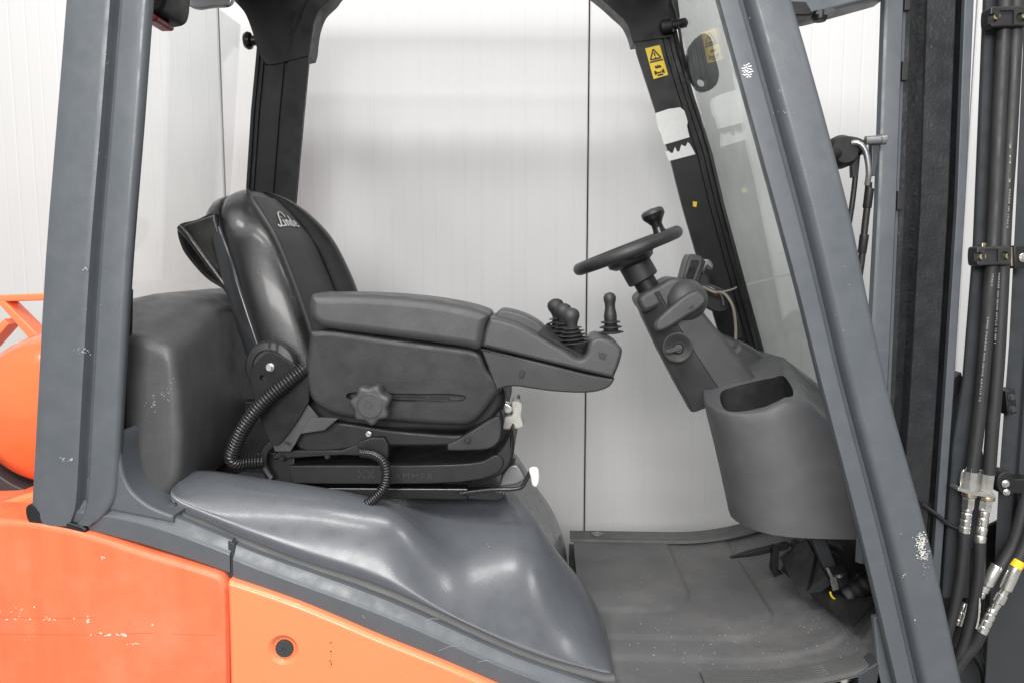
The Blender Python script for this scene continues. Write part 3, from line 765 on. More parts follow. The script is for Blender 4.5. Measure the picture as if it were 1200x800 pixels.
# recliner cover and side plate
c = P(321, 428, 1.535)
V, Fc = lathedata(c, (0, -1, 0), [(.050, 0), (.054, .006), (.054, .014), (.049, .022), (.036, .026), (.034, .022), (.01, .022)], 32)
rec = obj('recliner_cover', V, Fc, M['plastic3'], seat)
hp = prism('hinge_plate', [(293, 436), (297, 428), (312, 414), (321, 413), (346, 428), (362, 440, 0), (362, 470, 0), (340, 505), (322, 522), (308, 498), (298, 466)], 1.500, 1.507, M['black'], seat, r=.0015)
cut(hp, [lathedata(P(303, 444, 1.48), (0, 1, 0), [(.0055, 0), (.0055, .05)], 16)])
for a, b in ((-2, 0), (7, 1)):
    bd = boxdata(P(318 + a, 406 + b, 1.512), .005, .006, .016); obj('recliner_slot', bd[0], bd[1], M['ink'], seat, smooth=False)
bolt('bolt', 317, 430, 1.499, 4.2, M['zinc'], seat, .010)
prism('seat_bracket', C((356, 468), (373, 488), (352, 509), (346, 520), (340, 529), (322, 529), (319, 520), (336, 494)), 1.508, 1.515, M['plastic2'], seat, r=.002)
prism('seat_bracket', C((364, 489), (396, 490), (380, 504), (352, 508)), 1.502, 1.515, M['plastic2'], seat, r=.002)
prism('bracket_slot', C((334, 516), (342, 519), (340, 522), (333, 519)), 1.5072, 1.509, M['ink'], seat, r=0)
prism('seat_pan', [(345, 500), (372, 492), (480, 505), (560, 505), (585, 480), (590, 492), (584, 512), (560, 520), (440, 524), (350, 527)], 1.53, 1.93, M['dark'], seat, r=.008)
# armrest
arm = prism('armrest_body', [(362, 388, 0), (359, 410), (355, 436), (357, 458), (366, 474), (384, 486), (410, 492), (470, 497), (520, 500), (549, 499), (565, 486), (578, 468), (588, 455), (572, 434), (562, 414), (550, 409, 0), (450, 396), (385, 387)], 1.490, 1.60, M['plastic3'], seat, r=.010, n=6, soft=[(.013, 0), (.008, .0008), (.004, .0025), (.0015, .005), (0, .010)], lean=.09, label='large armrest body with a slot and adjuster knob')
sl = pxpoly([(404, 463), (416, 461), (470, 463), (535, 464), (545, 467), (540, 472), (500, 473), (430, 472), (410, 471), (402, 467)], 1.48)
cut(arm, [prismdata(sl, 1.47, 1.525, 0)])
prism('slot_slider', C((464, 465), (526, 466), (526, 469), (464, 468)), 1.519, 1.528, M['ink'], seat, r=0)
prism('slot_slider', C((466, 469), (538, 469), (538, 471), (466, 471)), 1.516, 1.528, M['plastic2'], seat, r=0)
prism('armrest_pad', [(361, 350), (364, 345), (376, 345), (420, 345), (500, 351), (560, 363), (573, 370), (569, 385), (566, 404), (560, 411), (545, 408), (450, 395), (388, 387), (372, 383), (362, 372)], 1.478, 1.615, M['plastic2'], seat, r=.012, n=6, soft=[(.020, 0), (.014, .0012), (.009, .004), (.005, .008), (.0025, .012), (.0008, .017), (0, .024)])
kc = P(438, 471, 1.49)
kr = []
for i in range(48):
    a = 2 * math.pi * i / 48; rr_ = .0375 * (1 + .10 * math.cos(7 * a)); kr.append((kc.x + rr_ * math.cos(a + .3), kc.z + rr_ * math.sin(a + .3)))
V, Fc = prismdata(kr, 1.455, 1.492, .008, 4)
kn = obj('adjuster_knob', V, Fc, M['plastic2'], seat)
V, Fc = lathedata(kc + Vector((0, -.035, 0)), (0, -1, 0), [(.025, -.002), (.025, .0015), (.0235, .0022), (.0235, .0008), (.009, .0008), (.008, -.002), (.0045, -.002), (.004, .0012), (.0003, .0012)], 32)
obj('knob_cap', V, Fc, M['plastic2'], seat)
# joystick console
low = [(563, 408, 0), (600, 416.5), (650, 428.5), (690, 438.5), (720.5, 443.5, 0), (715, 452), (703, 457.5), (685, 460), (645, 458), (620, 454.5), (604, 452.5), (590, 454), (582, 458, 0), (574, 437)]
console = prism('console_base', low, 1.489, 1.625, M['plastic3'], seat, r=.004, seg=4, n=6)
prism('console_top', [(574, 372, 0), (592, 376), (612, 383), (630, 393), (660, 410), (680, 421), (687, 415), (691, 402), (698, 396), (708, 396), (722, 402), (729, 409), (727, 423), (719, 443.5, 0), (690, 436.5), (640, 424.5), (564, 406, 0), (568, 388)], 1.484, 1.63, M['plastic2'], seat, r=.011, n=6, soft=[(.008, 0), (.0055, .0008), (.003, .0025), (.0012, .005), (0, .009)])
prism('console_ridge', [(580, 373), (585, 364), (605, 366), (628, 376), (640, 388), (620, 392)], 1.55, 1.63, M['plastic2'], seat, r=.006)
prism('switch', C((610, 434), (615, 435), (613, 443), (608, 441)), 1.4852, 1.49, M['ink'], seat, r=.001)
# lever plate, seams
def rotplate(name, quad, th, m, parent):
    V = [Vector(p) for p in quad]; nrm = (V[1] - V[0]).cross(V[2] - V[0]).normalized(); W = [v + nrm * th for v in V]
    return obj(name, V + W, [(0, 1, 2, 3), (7, 6, 5, 4), (0, 4, 5, 1), (1, 5, 6, 2), (2, 6, 7, 3), (3, 7, 4, 0)], m, parent, smooth=False)
rotplate('lever_plate', [P(630, 391, 1.507), P(683, 420, 1.507), P(686, 405, 1.60), P(640, 381, 1.60)], .006, M['plastic'], seat)
for a, b in [((574, 373), (566, 404)), ((622, 389), (616, 402)), ((684, 421), (680, 430))]:
    tube('seam', [P(a[0], a[1], 1.4925), P((a[0] + b[0]) / 2 - 1, (a[1] + b[1]) / 2, 1.4865), P(b[0], b[1], 1.4862)], .0013, M['ink'], seat, seg=6, n=4)
prism('rocker_switch', C((700, 411), (712, 414), (709, 422), (702, 420)), 1.4835, 1.49, M['plastic'], seat, r=.0015)
def joystick(px, py, Y, ax, ks, nb, r0, knob):
    o = P(px, py, Y); ax = Vector(ax).normalized(); pr = []
    hb = px2m(5.2, Y) * ks
    for i in range(nb):
        rr_ = r0 * (1 - .11 * i); h = i * hb
        pr += [(rr_ * .62, h), (rr_, h + hb * .22), (rr_ * 1.0, h + hb * .38), (rr_ * .6, h + hb * .62)]
    V, Fc = lathedata(o, ax, pr, 24)
    b = obj('lever_bellows', V, Fc, M['dark'] if False else M['plastic'], seat, sharp=60)
    t = o + ax * (nb * hb - hb * .3)
    V, Fc = lathedata(t, ax, [(r_, h_) for r_, h_ in knob], 20)
    return obj('control_lever', V, Fc, M['plastic'], seat)
axl = (-.28, .10, 1)
kb = [(.010, -.004), (.011, .004), (.013, .010), (.0165, .017), (.0175, .024), (.015, .031), (.008, .036), (.001, .0375)]
joystick(673, 402, 1.530, (-.13, 0, 1), .80, 5, .034, kb)
joystick(665, 396, 1.562, (-.16, 0, 1), .80, 5, .034, kb)
joystick(657, 390, 1.594, (-.19, 0, 1), .80, 5, .034, kb)
joystick(716, 391, 1.575, (-.05, 0, 1), 1.15, 3, .026, [(.012, -.004), (.0135, .006), (.0125, .014), (.0105, .024), (.0105, .032), (.0125, .040), (.0128, .047), (.0095, .053), (.003, .056), (.0005, .0562)])
# suspension
prism('suspension_base', [(343, 546, 0), (470, 545, 0), (560, 540), (580, 533), (592, 517), (600, 503), (602, 530), (597, 546), (588, 556), (560, 564), (400, 568), (343, 566, 0)], 1.535, 1.96, M['dark'], seat, r=.007)
sb = prism('suspension_skirt', [(340, 545, 0), (480, 545, 0), (563, 541), (582, 533), (590, 540), (586, 551), (560, 562), (400, 567), (340, 566, 0)], 1.528, 1.60, M['dark'], seat, r=.003)
prism('suspension_bracket', [(524, 528, 0), (524, 520, 0), (533, 516, 0), (552, 504), (575, 490), (585, 487), (588, 497), (586, 515), (576, 525), (550, 528)], 1.524, 1.62, M['plastic'], seat, r=.005)
bolt('bolt', 548, 515, 1.523, 3.4, M['ink'], seat, .005)
prism('seat_linkage', C((318, 534), (330, 527), (400, 527), (420, 520), (455, 520), (456, 530), (430, 534), (400, 533), (320, 538)), 1.526, 1.56, M['dark'], seat, r=.003)
prism('seat_linkage', C((436, 512), (450, 512), (455, 520), (455, 536), (446, 536), (432, 526), (418, 524), (420, 517)), 1.518, 1.54, M['dark'], seat, r=.003)
for x, y in ((331, 536), (384, 534), (432, 508)): bolt('bolt', x, y, 1.525, 3, M['dark'] if x != 432 else M['zinc'], seat, .006)
prism('slide_rail', C((330, 572), (548, 573), (548, 585), (330, 583)), 1.535, 1.575, M['black'], seat, r=.002)
prism('slide_rail', [(548, 575, 0), (580, 575), (588, 577), (590, 581), (584, 585), (548, 584, 0)], 1.54, 1.57, M['gloss'], seat, r=.002)
prism('seat_back_plate', C((236, 470), (345, 470), (345, 570), (236, 566)), 1.72, 1.76, M['dark'], seat, r=.003)
tube('rail_rod', [P(330, 571.5, 1.533), P(450, 572.5, 1.533), P(547, 573, 1.533)], .0007, M['steel'], seat, seg=6)
tube('slide_lever', [P(540, 578, 1.53), P(580, 573, 1.52), P(600, 572.5, 1.52), P(611, 570, 1.52), P(617, 561, 1.52), P(622, 551, 1.52)], .0042, M['gloss'], seat, seg=10)
prism('lever_tip', [(620, 550), (624, 548), (630, 549), (632, 556), (631, 567), (628, 571), (624, 569), (622, 560)], 1.511, 1.527, M['whiteplastic'], seat, r=.005)
prism('hinge_block', [(585, 570, 0), (588, 556), (597, 545), (606, 544), (613, 553), (616, 561), (605, 568, 0)], 1.60, 1.66, M['steel'], seat, r=.006)
prism('hinge_block', [(600, 470), (608, 470), (612, 474), (611, 488), (613, 500), (600, 503), (588, 502), (586, 494), (592, 488), (600, 486)], 1.60, 1.635, M['dirtywhite'], seat, r=.005, label='dirty white plastic latch')
prism('hinge_block', [(582, 470), (594, 472), (601, 478), (598, 484), (586, 482)], 1.60, 1.625, M['zinc'], seat, r=.004)
# embossed lettering on the suspension base
V, Fc = textdata('GRAMMER', .021, 0, 1.25)
o0 = P(443, 561, 1.5274)
V = [Vector((o0.x + v.x, 1.5262, o0.z + v.y)) for v in V] ; nV = len(V)
obj('embossed_lettering', V, Fc, M['plastic3'], seat, smooth=False, wn=False)
V = []; Fc = []
for a, b in (((418, 550), (427, 560)), ((428, 550), (418, 560)), ((429, 550), (437, 560)), ((437, 550), (430, 560))):
    A, B = P(*a, 1.5262), P(*b, 1.5262); k = len(V); V += [A, A + Vector((.004, 0, 0)), B + Vector((.004, 0, 0)), B]; Fc.append((k, k + 1, k + 2, k + 3))
obj('embossed_emblem', V, Fc, M['plastic3'], seat, smooth=False, wn=False)
# corrugated conduits
ribbed('conduit', [P(356, 432, 1.500), P(338, 446, 1.485), P(318, 462, 1.475), P(300, 480, 1.47), P(284, 503, 1.47), P(274, 525, 1.475), P(271, 536, 1.48), P(277, 541, 1.49), P(292, 541, 1.505), P(310, 540, 1.515)], .0152, M['gloss'], seat, pitch=.0066)
ribbed('conduit', [P(424, 530, 1.51), P(438, 532, 1.49), P(449, 540, 1.475), P(453, 553, 1.468), P(451, 568, 1.466), P(443, 580, 1.466), P(432, 589, 1.47), P(424, 594, 1.48)], .0102, M['gloss'], seat, pitch=.0052)
tube('wire', [P(330, 470, 1.53), P(345, 485, 1.53), P(352, 492, 1.535)], .005, M['dark'], seat, seg=8)
tube('wire', [P(320, 518, 1.52), P(311, 528, 1.515), P(309, 545, 1.515), P(318, 560, 1.515)], .009, M['dark'], seat, seg=8)
prism('seat_foot', [(300, 530, 0), (345, 530, 0), (345, 572, 0), (325, 568), (305, 552)], 1.54, 1.9, M['dark'], seat, r=.004)

# ================================================================== steering
wc = P(735, 294, YS); sx = P(747, 350, YS) - P(735, 294, YS)
shx = (P(735, 293, YS) - P(766, 348, YS)); shx.y = 0; shx.normalize()
rim_ = P(798, 268, YS) - P(672, 317, YS); axw = Vector((-rim_.z, 0, rim_.x)).normalized()
e1 = Vector((axw.z, 0, -axw.x)); e2 = Vector((0, 1, 0))
RW = px2m(66, YS); V = []; Fc = []; n1, n2 = 64, 14
for i in range(n1):
    a = 2 * math.pi * i / n1; d = e1 * math.cos(a) + e2 * math.sin(a)
    for j in range(n2):
        b = 2 * math.pi * j / n2
        V.append(wc + d * (RW - .012 + .0125 * math.cos(b)) + axw * (.0135 * math.sin(b)))
for i in range(n1):
    for j in range(n2): Fc.append((i * n2 + j, i * n2 + (j + 1) % n2, ((i + 1) % n1) * n2 + (j + 1) % n2, ((i + 1) % n1) * n2 + j))
swl = obj('steering_wheel', V, Fc, M['plastic3'], T)
V, Fc = lathedata(wc, axw, [(.040, -.034), (.052, -.026), (.054, -.012), (.050, -.002), (.036, .006), (.001, .008)], 32)
for a in (40, 160, 280):
    d = e1 * math.cos(R(a)) + e2 * math.sin(R(a)); d2 = axw.cross(d)
    pr = []
    for t, hw in ((.03, .024), (.08, .018), (RW - .014, .022)):
        pr += [wc + d * t + d2 * hw + axw * (-.004), wc + d * t - d2 * hw + axw * (-.004), wc + d * t - d2 * hw + axw * (-.015), wc + d * t + d2 * hw + axw * (-.015)]
    f = bridge(4, 0, 4) + bridge(4, 4, 8) + [(0, 1, 2, 3), (8, 9, 10, 11)]
    V, Fc = join([(V, Fc), (pr, f)])
obj('wheel_hub', V, Fc, M['plastic3'], swl)
kp = P(772, 270, YS + .03)
lathe('spinner_knob', kp, axw + Vector((.0, 0, 0)), [(.016, -.01), (.013, .004), (.0125, .014), (.019, .024), (.026, .033), (.0265, .040)], M['gloss'], swl)
lathe('knob_cap', kp, axw, [(.0265, .040), (.0255, .046), (.020, .050), (.001, .052)], M['plastic2'], swl)
# shaft and column
colt = empty if False else None
shaft = [wc + axw * (-.02), wc + axw * (-.15)]
Lc = [(747, 351), (757, 374), (775, 412), (795, 450), (810, 477), (816, 488)]
Rc = [(800, 330), (812, 348), (837, 380), (858, 404), (880, 432), (890, 444)]
prof = [(0, .10), (0, .055), (.04, .038), (.36, .006), (.42, .001), (.445, .004), (.455, .004), (.48, 0), (.9, 0), (.98, .006), (1, .022), (1, .14), (.5, .15)]
col = strip('steering_column', list(zip(Lc, Rc)), 1.69, prof, M['plastic2'], T, sharp=40)
hb = P(748, 322, YS)
lathe('shaft_collar', wc, -shx, [(.034, .022), (.036, .028), (.036, .072), (.033, .075), (.026, .0755)], M['plastic'], col, seg=32)
lathe('shaft', wc, -shx, [(.025, .06), (.025, .17)], M['dark'], col, seg=24)
prism('column_top', [(747, 352), (752, 345), (770, 335), (786, 326), (796, 326), (803, 332), (800, 345), (780, 356), (756, 366)], 1.695, 1.82, M['plastic2'], col, r=.012, seg=4)
lathe('lever_boss', P(803, 352, 1.71), (.15, -1, .1), [(.046, 0), (.046, .012), (.042, .026), (.030, .038), (.012, .044), (.001, .045)], M['plastic2'], col, seg=32)
prism('direction_lever', [(768, 383), (770, 376), (790, 357), (806, 345), (818, 341), (826, 346), (828, 353), (822, 361), (806, 371), (790, 381), (776, 388), (770, 388)], 1.650, 1.675, M['plastic2'], col, r=.007, seg=4)
prism('lever_slot', C((807, 361), (813, 357), (814, 362), (808, 365)), 1.6495, 1.652, M['ink'], col, r=0)
tube('lever_highlight', [P(786, 378, 1.65), P(806, 366, 1.6495), P(825, 353, 1.65)], .0008, M['plastic4'], col, seg=6)  # paler lines painting the highlights along the lever edges
tube('lever_highlight', [P(796, 340, 1.70), P(803, 334, 1.70), P(812, 337, 1.70), P(816, 341, 1.70)], .0012, M['plastic4'], col, seg=6)
lathe('ignition_switch', P(794, 407, 1.693), (-.15, -1, 0), [(.033, -.002), (.033, .003), (.029, .004), (.022, .001), (.001, .001)], M['ink'], col, seg=28)
lathe('ignition_barrel', P(795, 408, 1.688), (-.2, -1, .1), [(.011, 0), (.011, .010), (.009, .012), (.001, .012)], M['gloss'], col, seg=20)
prism('ignition_key', C((780, 411), (796, 405), (799, 409), (796, 411), (783, 414)), 1.665, 1.669, M['darkgrey'], col, r=.001)
# display and its bracket, cables behind the column
Yd = 1.86
ds = prism('display_unit', [(800, 326, 0), (808, 300), (811, 298), (822, 301), (824, 304), (812, 336), (809, 337, 0)], Yd, Yd + .08, M['plastic2'], T, r=.004)
prism('display_screen', C((803, 325), (810, 304), (820, 306), (811, 332)), Yd - .001, Yd + .002, M['gloss'], ds, r=.0008)
prism('display_back', C((812, 336), (824, 304), (827, 306), (817, 338)), Yd + .005, Yd + .07, M['dark'], ds, r=.002)
prism('display_bracket', [(822, 312), (826, 304), (832, 305), (836, 312), (834, 316), (829, 312), (824, 322)], Yd + .02, Yd + .05, M['steel'], ds, r=.004)
prism('display_bracket', [(815, 335), (824, 318), (832, 330), (828, 345), (850, 355), (852, 364), (838, 366), (820, 352)], Yd + .03, Yd + .07, M['dark'], ds, r=.004)
tube('cable', [P(824, 336, Yd + .01), P(836, 342, Yd - .01), P(848, 344, Yd), P(858, 358, Yd), P(862, 380, Yd + .01), P(862, 404, Yd + .02)], .0034, M['beige'], T, seg=8)
tube('cable', [P(824, 334, Yd + .01), P(834, 338, Yd - .012), P(845, 346, Yd - .005), P(848, 358, Yd)], .002, M['steel'], T, seg=8)
tube('cable', [P(826, 337, Yd + .01), P(833, 341, Yd - .008), P(840, 346, Yd)], .0018, M['redwire'], T, seg=8)
tube('cable', [P(848, 342, Yd), P(856, 340, Yd + .05), P(863, 337, YF - .01)], .0025, M['beige'], T, seg=8)
tube('cable', [P(830, 335, Yd + .03), P(850, 345, Yd + .02), P(860, 365, Yd + .03), P(866, 395, Yd + .03)], .006, M['dark'], T, seg=8)
# dash: domed far top and lower cover with storage pocket
V = []; Fc = []
dome = prism('dash_top', [(820, 470, 0), (858, 408), (868, 401), (885, 408), (903, 422), (930, 432), (950, 445), (980, 500, 0), (900, 520, 0)], 1.80, 2.10, M['plastic2'], T, r=.02, seg=5)

zn_ = [(q.x, q.z) for q in (P(a, b, 1.53) for a, b in [(822, 490), (845, 497), (880, 489), (905, 479), (926, 467), (945, 468), (960, 476), (980, 500), (1010, 520)])]
zf_ = [(q.x, q.z) for q in (P(a, b, 1.67) for a, b in [(826, 462), (838, 457), (875, 443), (911, 429), (935, 432), (955, 446), (985, 480)])]
def dz(X, Y):
    t = max(0, min(1.25, (Y - 1.53) / .14)); return interp(zn_, X) * (1 - t) + interp(zf_, X) * t
xt, xb_ = P(829, 480, 1.60).x, P(862, 606, 1.60).x
plan = [(.16, 2.0), (.09, 1.90), (.035, 1.78), (.006, 1.70), (.001, 1.66), (.006, 1.630), (.018, 1.597), (.038, 1.570), (.066, 1.550), (.10, 1.538), (.14, 1.532), (.19, 1.530), (.24, 1.530), (.30, 1.534), (.335, 1.55), (.335, 1.75), (.335, 2.0)]
zb = P(950, 631, 1.515).z
lays = []
for t, ins in ((0, .004), (.0, .0), (.15, 0), (.35, 0), (.6, 0), (.8, 0), (.90, 0), (.955, .001), (.98, .0035), (.994, .0075), (1, .012)):
    ring = []
    for x, y in plan:
        X = xt + (xb_ - xt) * (1 - t) + x * (1 - .12 * (1 - t)) ; Yy = y - .015 * (1 - t)
        d = Vector((xt + .17 - X, 1.80 - Yy)); d = d.normalized() * ins
        ring.append((X + d.x, Yy + d.y, zb + (dz(X, Yy) - zb) * t))
    lays.append(ring)
n = len(plan); V = []; Fc = []
for r_ in lays: V += r_
for i in range(len(lays) - 1): Fc += bridge(n, i * n, (i + 1) * n)
Fc.append(tuple(range(n)))
# top surface as a fine sheet following the slope
k0 = (len(lays) - 1) * n
cxy = lays[-1]; V.append((xt + .2, 1.75, dz(xt + .2, 1.75))); ci = len(V) - 1
for i in range(n): Fc.append((k0 + i, k0 + (i + 1) % n, ci))
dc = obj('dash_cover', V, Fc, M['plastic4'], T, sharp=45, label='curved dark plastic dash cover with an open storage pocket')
pq = smooth([(a.x, a.y) for a in (P(841, 495, 1.562), P(868, 490, 1.545), P(914, 473, 1.541), P(925, 463, 1.555), P(915, 433, 1.655), P(907, 430, 1.665), P(845, 453, 1.665), P(836, 459, 1.65))], True, 4)
def vprism(q, z0, z1):
    n = len(q); cq = sum((Vector(a[:2]) for a in q), Vector((0, 0))) / n
    V = [(cq.x + .045 + (a[0] - cq.x) * .92, cq.y + .04 + (a[1] - cq.y) * .95, z0) for a in q] + [(a[0], a[1], z1) for a in q]
    return V, bridge(n, 0, n) + [tuple(range(n)), tuple(range(n, 2 * n))]
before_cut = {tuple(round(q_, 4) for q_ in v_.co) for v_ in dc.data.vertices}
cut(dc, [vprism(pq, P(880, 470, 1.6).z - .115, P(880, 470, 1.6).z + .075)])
dc.data.materials.append(M['plastic3'])                     # darker plastic puts the pocket's inner shade into its colour
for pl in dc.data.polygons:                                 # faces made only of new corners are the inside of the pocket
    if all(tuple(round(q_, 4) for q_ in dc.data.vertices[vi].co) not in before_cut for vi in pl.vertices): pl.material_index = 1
bvm = dc.modifiers.new('rim', 'BEVEL'); bvm.width = .0035; bvm.segments = 3; bvm.limit_method = 'ANGLE'; bvm.angle_limit = R(50)
# ---- pedals and linkage under the dash
prism('pedal', [(856, 654, 0), (880, 646), (906, 640), (925, 636), (925, 642), (900, 648), (880, 652)], 1.78, 1.795, M['black'], T, r=.002, label='thin black pedal blade')
prism('pedal_arm', C((906, 640), (914, 640), (912, 668), (918, 672), (908, 676), (904, 668)), 1.76, 1.78, M['black'], T, r=.002)
def slab(name, quad, th, m, parent, **kw): return rotplate(name, quad, th, m, parent)
slab('pedal', [P(938, 697, 1.60), P(968, 674, 1.60), P(944, 630, 1.78), P(913, 652, 1.78)], -.022, M['plastic'], T)
slab('pedal_crease', [P(946, 692, 1.598), P(949, 690, 1.598), P(962, 640, 1.70), P(958, 642, 1.70)], .003, M['black'], T)
slab('toe_board', [(.70, 1.40, .60), (.72, 2.10, .60), (.70, 2.10, 1.0), (.66, 1.40, 1.0)], .02, M['black'], T)
slab('pedal_shade', [G(915, 668, .74), G(1000, 735, .74), G(1040, 690, .76), G(945, 628, .76)], .003, M['ink'], T)  # flat black slab painting the shadow on the floor around the pedals
prism('valve_strut', C((952, 632), (968, 630), (990, 688), (976, 692)), 1.62, 1.65, M['darkgrey'], T, r=.003)
lathe('valve_body', P(982, 672, 1.60), (.35, .1, -.9), [(.018, -.01), (.022, -.005), (.022, .02), (.017, .022), (.017, .04), (.012, .045)], M['blackmetal'], T)
lathe('boot', P(992, 700, 1.58), (-.75, .0, -.6), [(.022, -.06), (.026, -.05), (.022, -.04), (.026, -.03), (.022, -.02), (.026, -.01), (.024, .0), (.015, .006)], M['dark'], T)
V, Fc = tubedata([P(985 + 12 * math.cos(a), 693 + 10 * math.sin(a), 1.565) for a in [R(x) for x in range(20, 190, 10)]], .0022, 6)
obj('yellow_ring', V, Fc, M['yellow'], T)
slab('metal_tag', [P(968, 665, 1.575), P(971, 665, 1.575), P(977, 677, 1.575), P(974, 679, 1.575)], .002, M['zinc'], T)
slab('metal_tag', [P(973, 679, 1.575), P(980, 676, 1.575), P(983, 690, 1.575), P(976, 692, 1.575)], .004, M['zinc'], T)
for a, b in (((930, 636), (1010, 700)), ((960, 634), (1015, 660)), ((905, 668), (945, 720))):
    tube('hose', [P(*a, 1.9), P((a[0] + b[0]) / 2, (a[1] + b[1]) / 2 - 6, 1.8), P(*b, 1.7)], .012, M['rubber'], T, seg=10)

# ---- gas cylinder behind the rear pillar
gcx = P(50, 484, 1.55); rg = px2m(97, 1.55)
V, Fc = lathedata((gcx.x, 1.545, gcx.z), (0, 1, 0), [(.001, -.052), (rg * .35, -.047), (rg * .62, -.032), (rg * .82, -.010), (rg * .94, .022), (rg, .07), (rg, .50), (rg * .94, .55), (rg * .6, .60), (.001, .62)], 64)
V = [tuple(v) for v in V]
gc = obj('gas_cylinder', V, Fc, M['orange3'], None, sharp=60)
gc['label'] = 'glossy orange gas cylinder lying behind the broad rear pillar'; gc['category'] = 'gas cylinder'
V, Fc = tubedata([Vector((gcx.x + (rg + .006) * math.cos(a), 1.78, gcx.z + (rg + .006) * math.sin(a))) for a in [R(x) for x in range(-20, 201, 6)]], .022, 8, squash=1)
tube('cylinder_strap', [Vector((gcx.x + (rg + .004) * math.cos(a), 1.80, gcx.z + (rg + .004) * math.sin(a))) for a in [R(x) for x in range(-10, 191, 10)]], .010, M['black'], T, seg=8, n=0, squash=2.2)
prism('cylinder_cradle', [(-60, 575, 0), (-20, 545), (0, 558), (16, 568), (60, 585, 0), (-60, 590, 0)], 1.52, 2.0, M['darkgrey'], T, r=.004)
prism('cylinder_bracket', C((-120, 350), (60, 344), (60, 352), (-120, 358)), 1.85, 1.90, M['orange'], T, r=.004)
prism('cylinder_bracket', C((-6, 352), (4, 352), (52, 400), (40, 404)), 1.85, 1.90, M['orange'], T, r=.004)
prism('cylinder_bracket', C((-30, 404), (4, 374), (10, 380), (-20, 414)), 1.85, 1.90, M['orange'], T, r=.004)

# ---- mast and hydraulic hoses at the front
YM = 1.50
def rail(name, Lp, Rp, prof, m, Y=YM, **kw): return strip(name, list(zip(Lp, Rp)), Y, prof, m, T, sharp=30, **kw)
mastp = empty
rail('mast_rail', [(1040, -40), (1035, 0), (1027, 240), (1015, 470), (1005, 660)], [(1072, -40), (1067, 0), (1058, 240), (1048, 470), (1040, 660)], [(.6, .06), (0, .012), (.08, .003), (.2, 0), (.72, 0), (.80, .006), (.82, .012), (.97, .014), (.9, .06)], M['grey'], label='grey outer mast rail')
for y in (2, 84, 236):
    prism('rail_pad', C((1061 - y * .037, y - 12), (1068 - y * .037, y - 12), (1067 - y * .037, y + 10), (1060 - y * .037, y + 10)), YM + .004, YM + .012, M['dark'], T, r=.001)
mp = [(.3, .12), (.12, .028), (0, .024), (.02, .016), (.10, .016), (.12, .022), (.27, .026), (.28, .004), (.30, 0), (.72, 0), (.735, .006), (.75, .004), (.78, .035), (.80, .014), (.84, .035), (.86, .012), (.88, 0), (.93, -.002), (.935, .004), (.99, .004), (1, .014), (.9, .12)]
rail('mast_rail', [(1066, -40), (1064, 0), (1057, 240), (1046, 460), (1030, 700)], [(1143, -40), (1141, 0), (1131, 240), (1117, 460), (1100, 700)], mp, M['blackmetal'], label='greasy black inner mast rail')
rail('rail_edge', [(1133, -40), (1131, 0), (1122, 240), (1108, 460), (1091, 700)], [(1143.5, -40), (1141.5, 0), (1131.5, 240), (1117.5, 460), (1100.5, 700)], [(0, .012), (0, .001), (.1, 0), (.9, 0), (1, .001), (1, .012)], M['grey'], Y=YM - .005)
rail('mast_rail', [(1158, -40), (1155, 0), (1143, 290), (1131, 440), (1118, 520), (1105, 700)], [(1176, -40), (1174, 0), (1162, 290), (1152, 440), (1146, 520), (1136, 700)], [(0, .010), (0, .003), (.06, 0), (.9, 0), (1, .004), (1, .010)], M['darkgrey'], Y=1.49, label='narrow grey mast member carrying the hoses')
prism('mast_plate', C((1098, 470), (1112, 445), (1132, 450), (1160, 560), (1150, 830), (1080, 830)), YM + .10, YM + .115, M['darkgrey'], T, r=.003)
prism('mast_bracket', C((1114, 443), (1127, 436), (1131, 452), (1118, 470)), YM + .02, YM + .12, M['black'], T, r=.003)
rail('mast_bar', [(1201, -40), (1200, 60), (1192, 240), (1184, 400), (1172, 560), (1165, 700)], [(1260, -40), (1260, 60), (1256, 240), (1250, 400), (1240, 560), (1230, 700)], [(.05, .012), (0, .004), (.05, 0), (.22, 0), (.24, .008), (.3, .008), (.32, 0), (1, 0), (1, .06)], M['darkgrey'], Y=1.52)
prism('mast_plate', [(1160, 690, 0), (1180, 650), (1202, 640), (1230, 640, 0), (1230, 840, 0), (1152, 840, 0), (1158, 740)], 1.50, 1.506, M['darkgrey'], T, r=.004)
prism('mast_base', C((1060, 640), (1110, 640), (1190, 600), (1190, 830), (1060, 830)), 1.62, 1.63, M['black'], T, r=.003)
prism('chassis_block', C((1040, 560), (1092, 590), (1125, 620), (1125, 668), (1095, 665), (1040, 650)), 1.52, 1.535, M['dark'], T, r=.004)
prism('red_edge', C((1114, 622), (1125, 620), (1125, 669), (1114, 667)), 1.515, 1.519, M['redpaint'], T, r=0)
tube('bracket_strap', [P(1080, 590, 1.50), P(1098, 603, 1.49), P(1112, 614, 1.485), P(1126, 619, 1.485)], .0045, M['darkgrey'], T, seg=8, squash=2.5)
YH = 1.468
h1 = [(1180, -40), (1178, 0), (1175, 60), (1170, 160), (1166, 250), (1160, 340), (1153, 430), (1146, 500), (1139, 552)]
h2 = [(1193, -40), (1191, 0), (1189, 60), (1184, 160), (1178, 250), (1174, 340), (1169, 430), (1163, 500), (1159, 555)]
for h in (h1, h2):
    tube('hydraulic_hose', [P(a, b, YH) for a, b in h], px2m(7.2, YH), M['rubber'], T, seg=14, n=4)
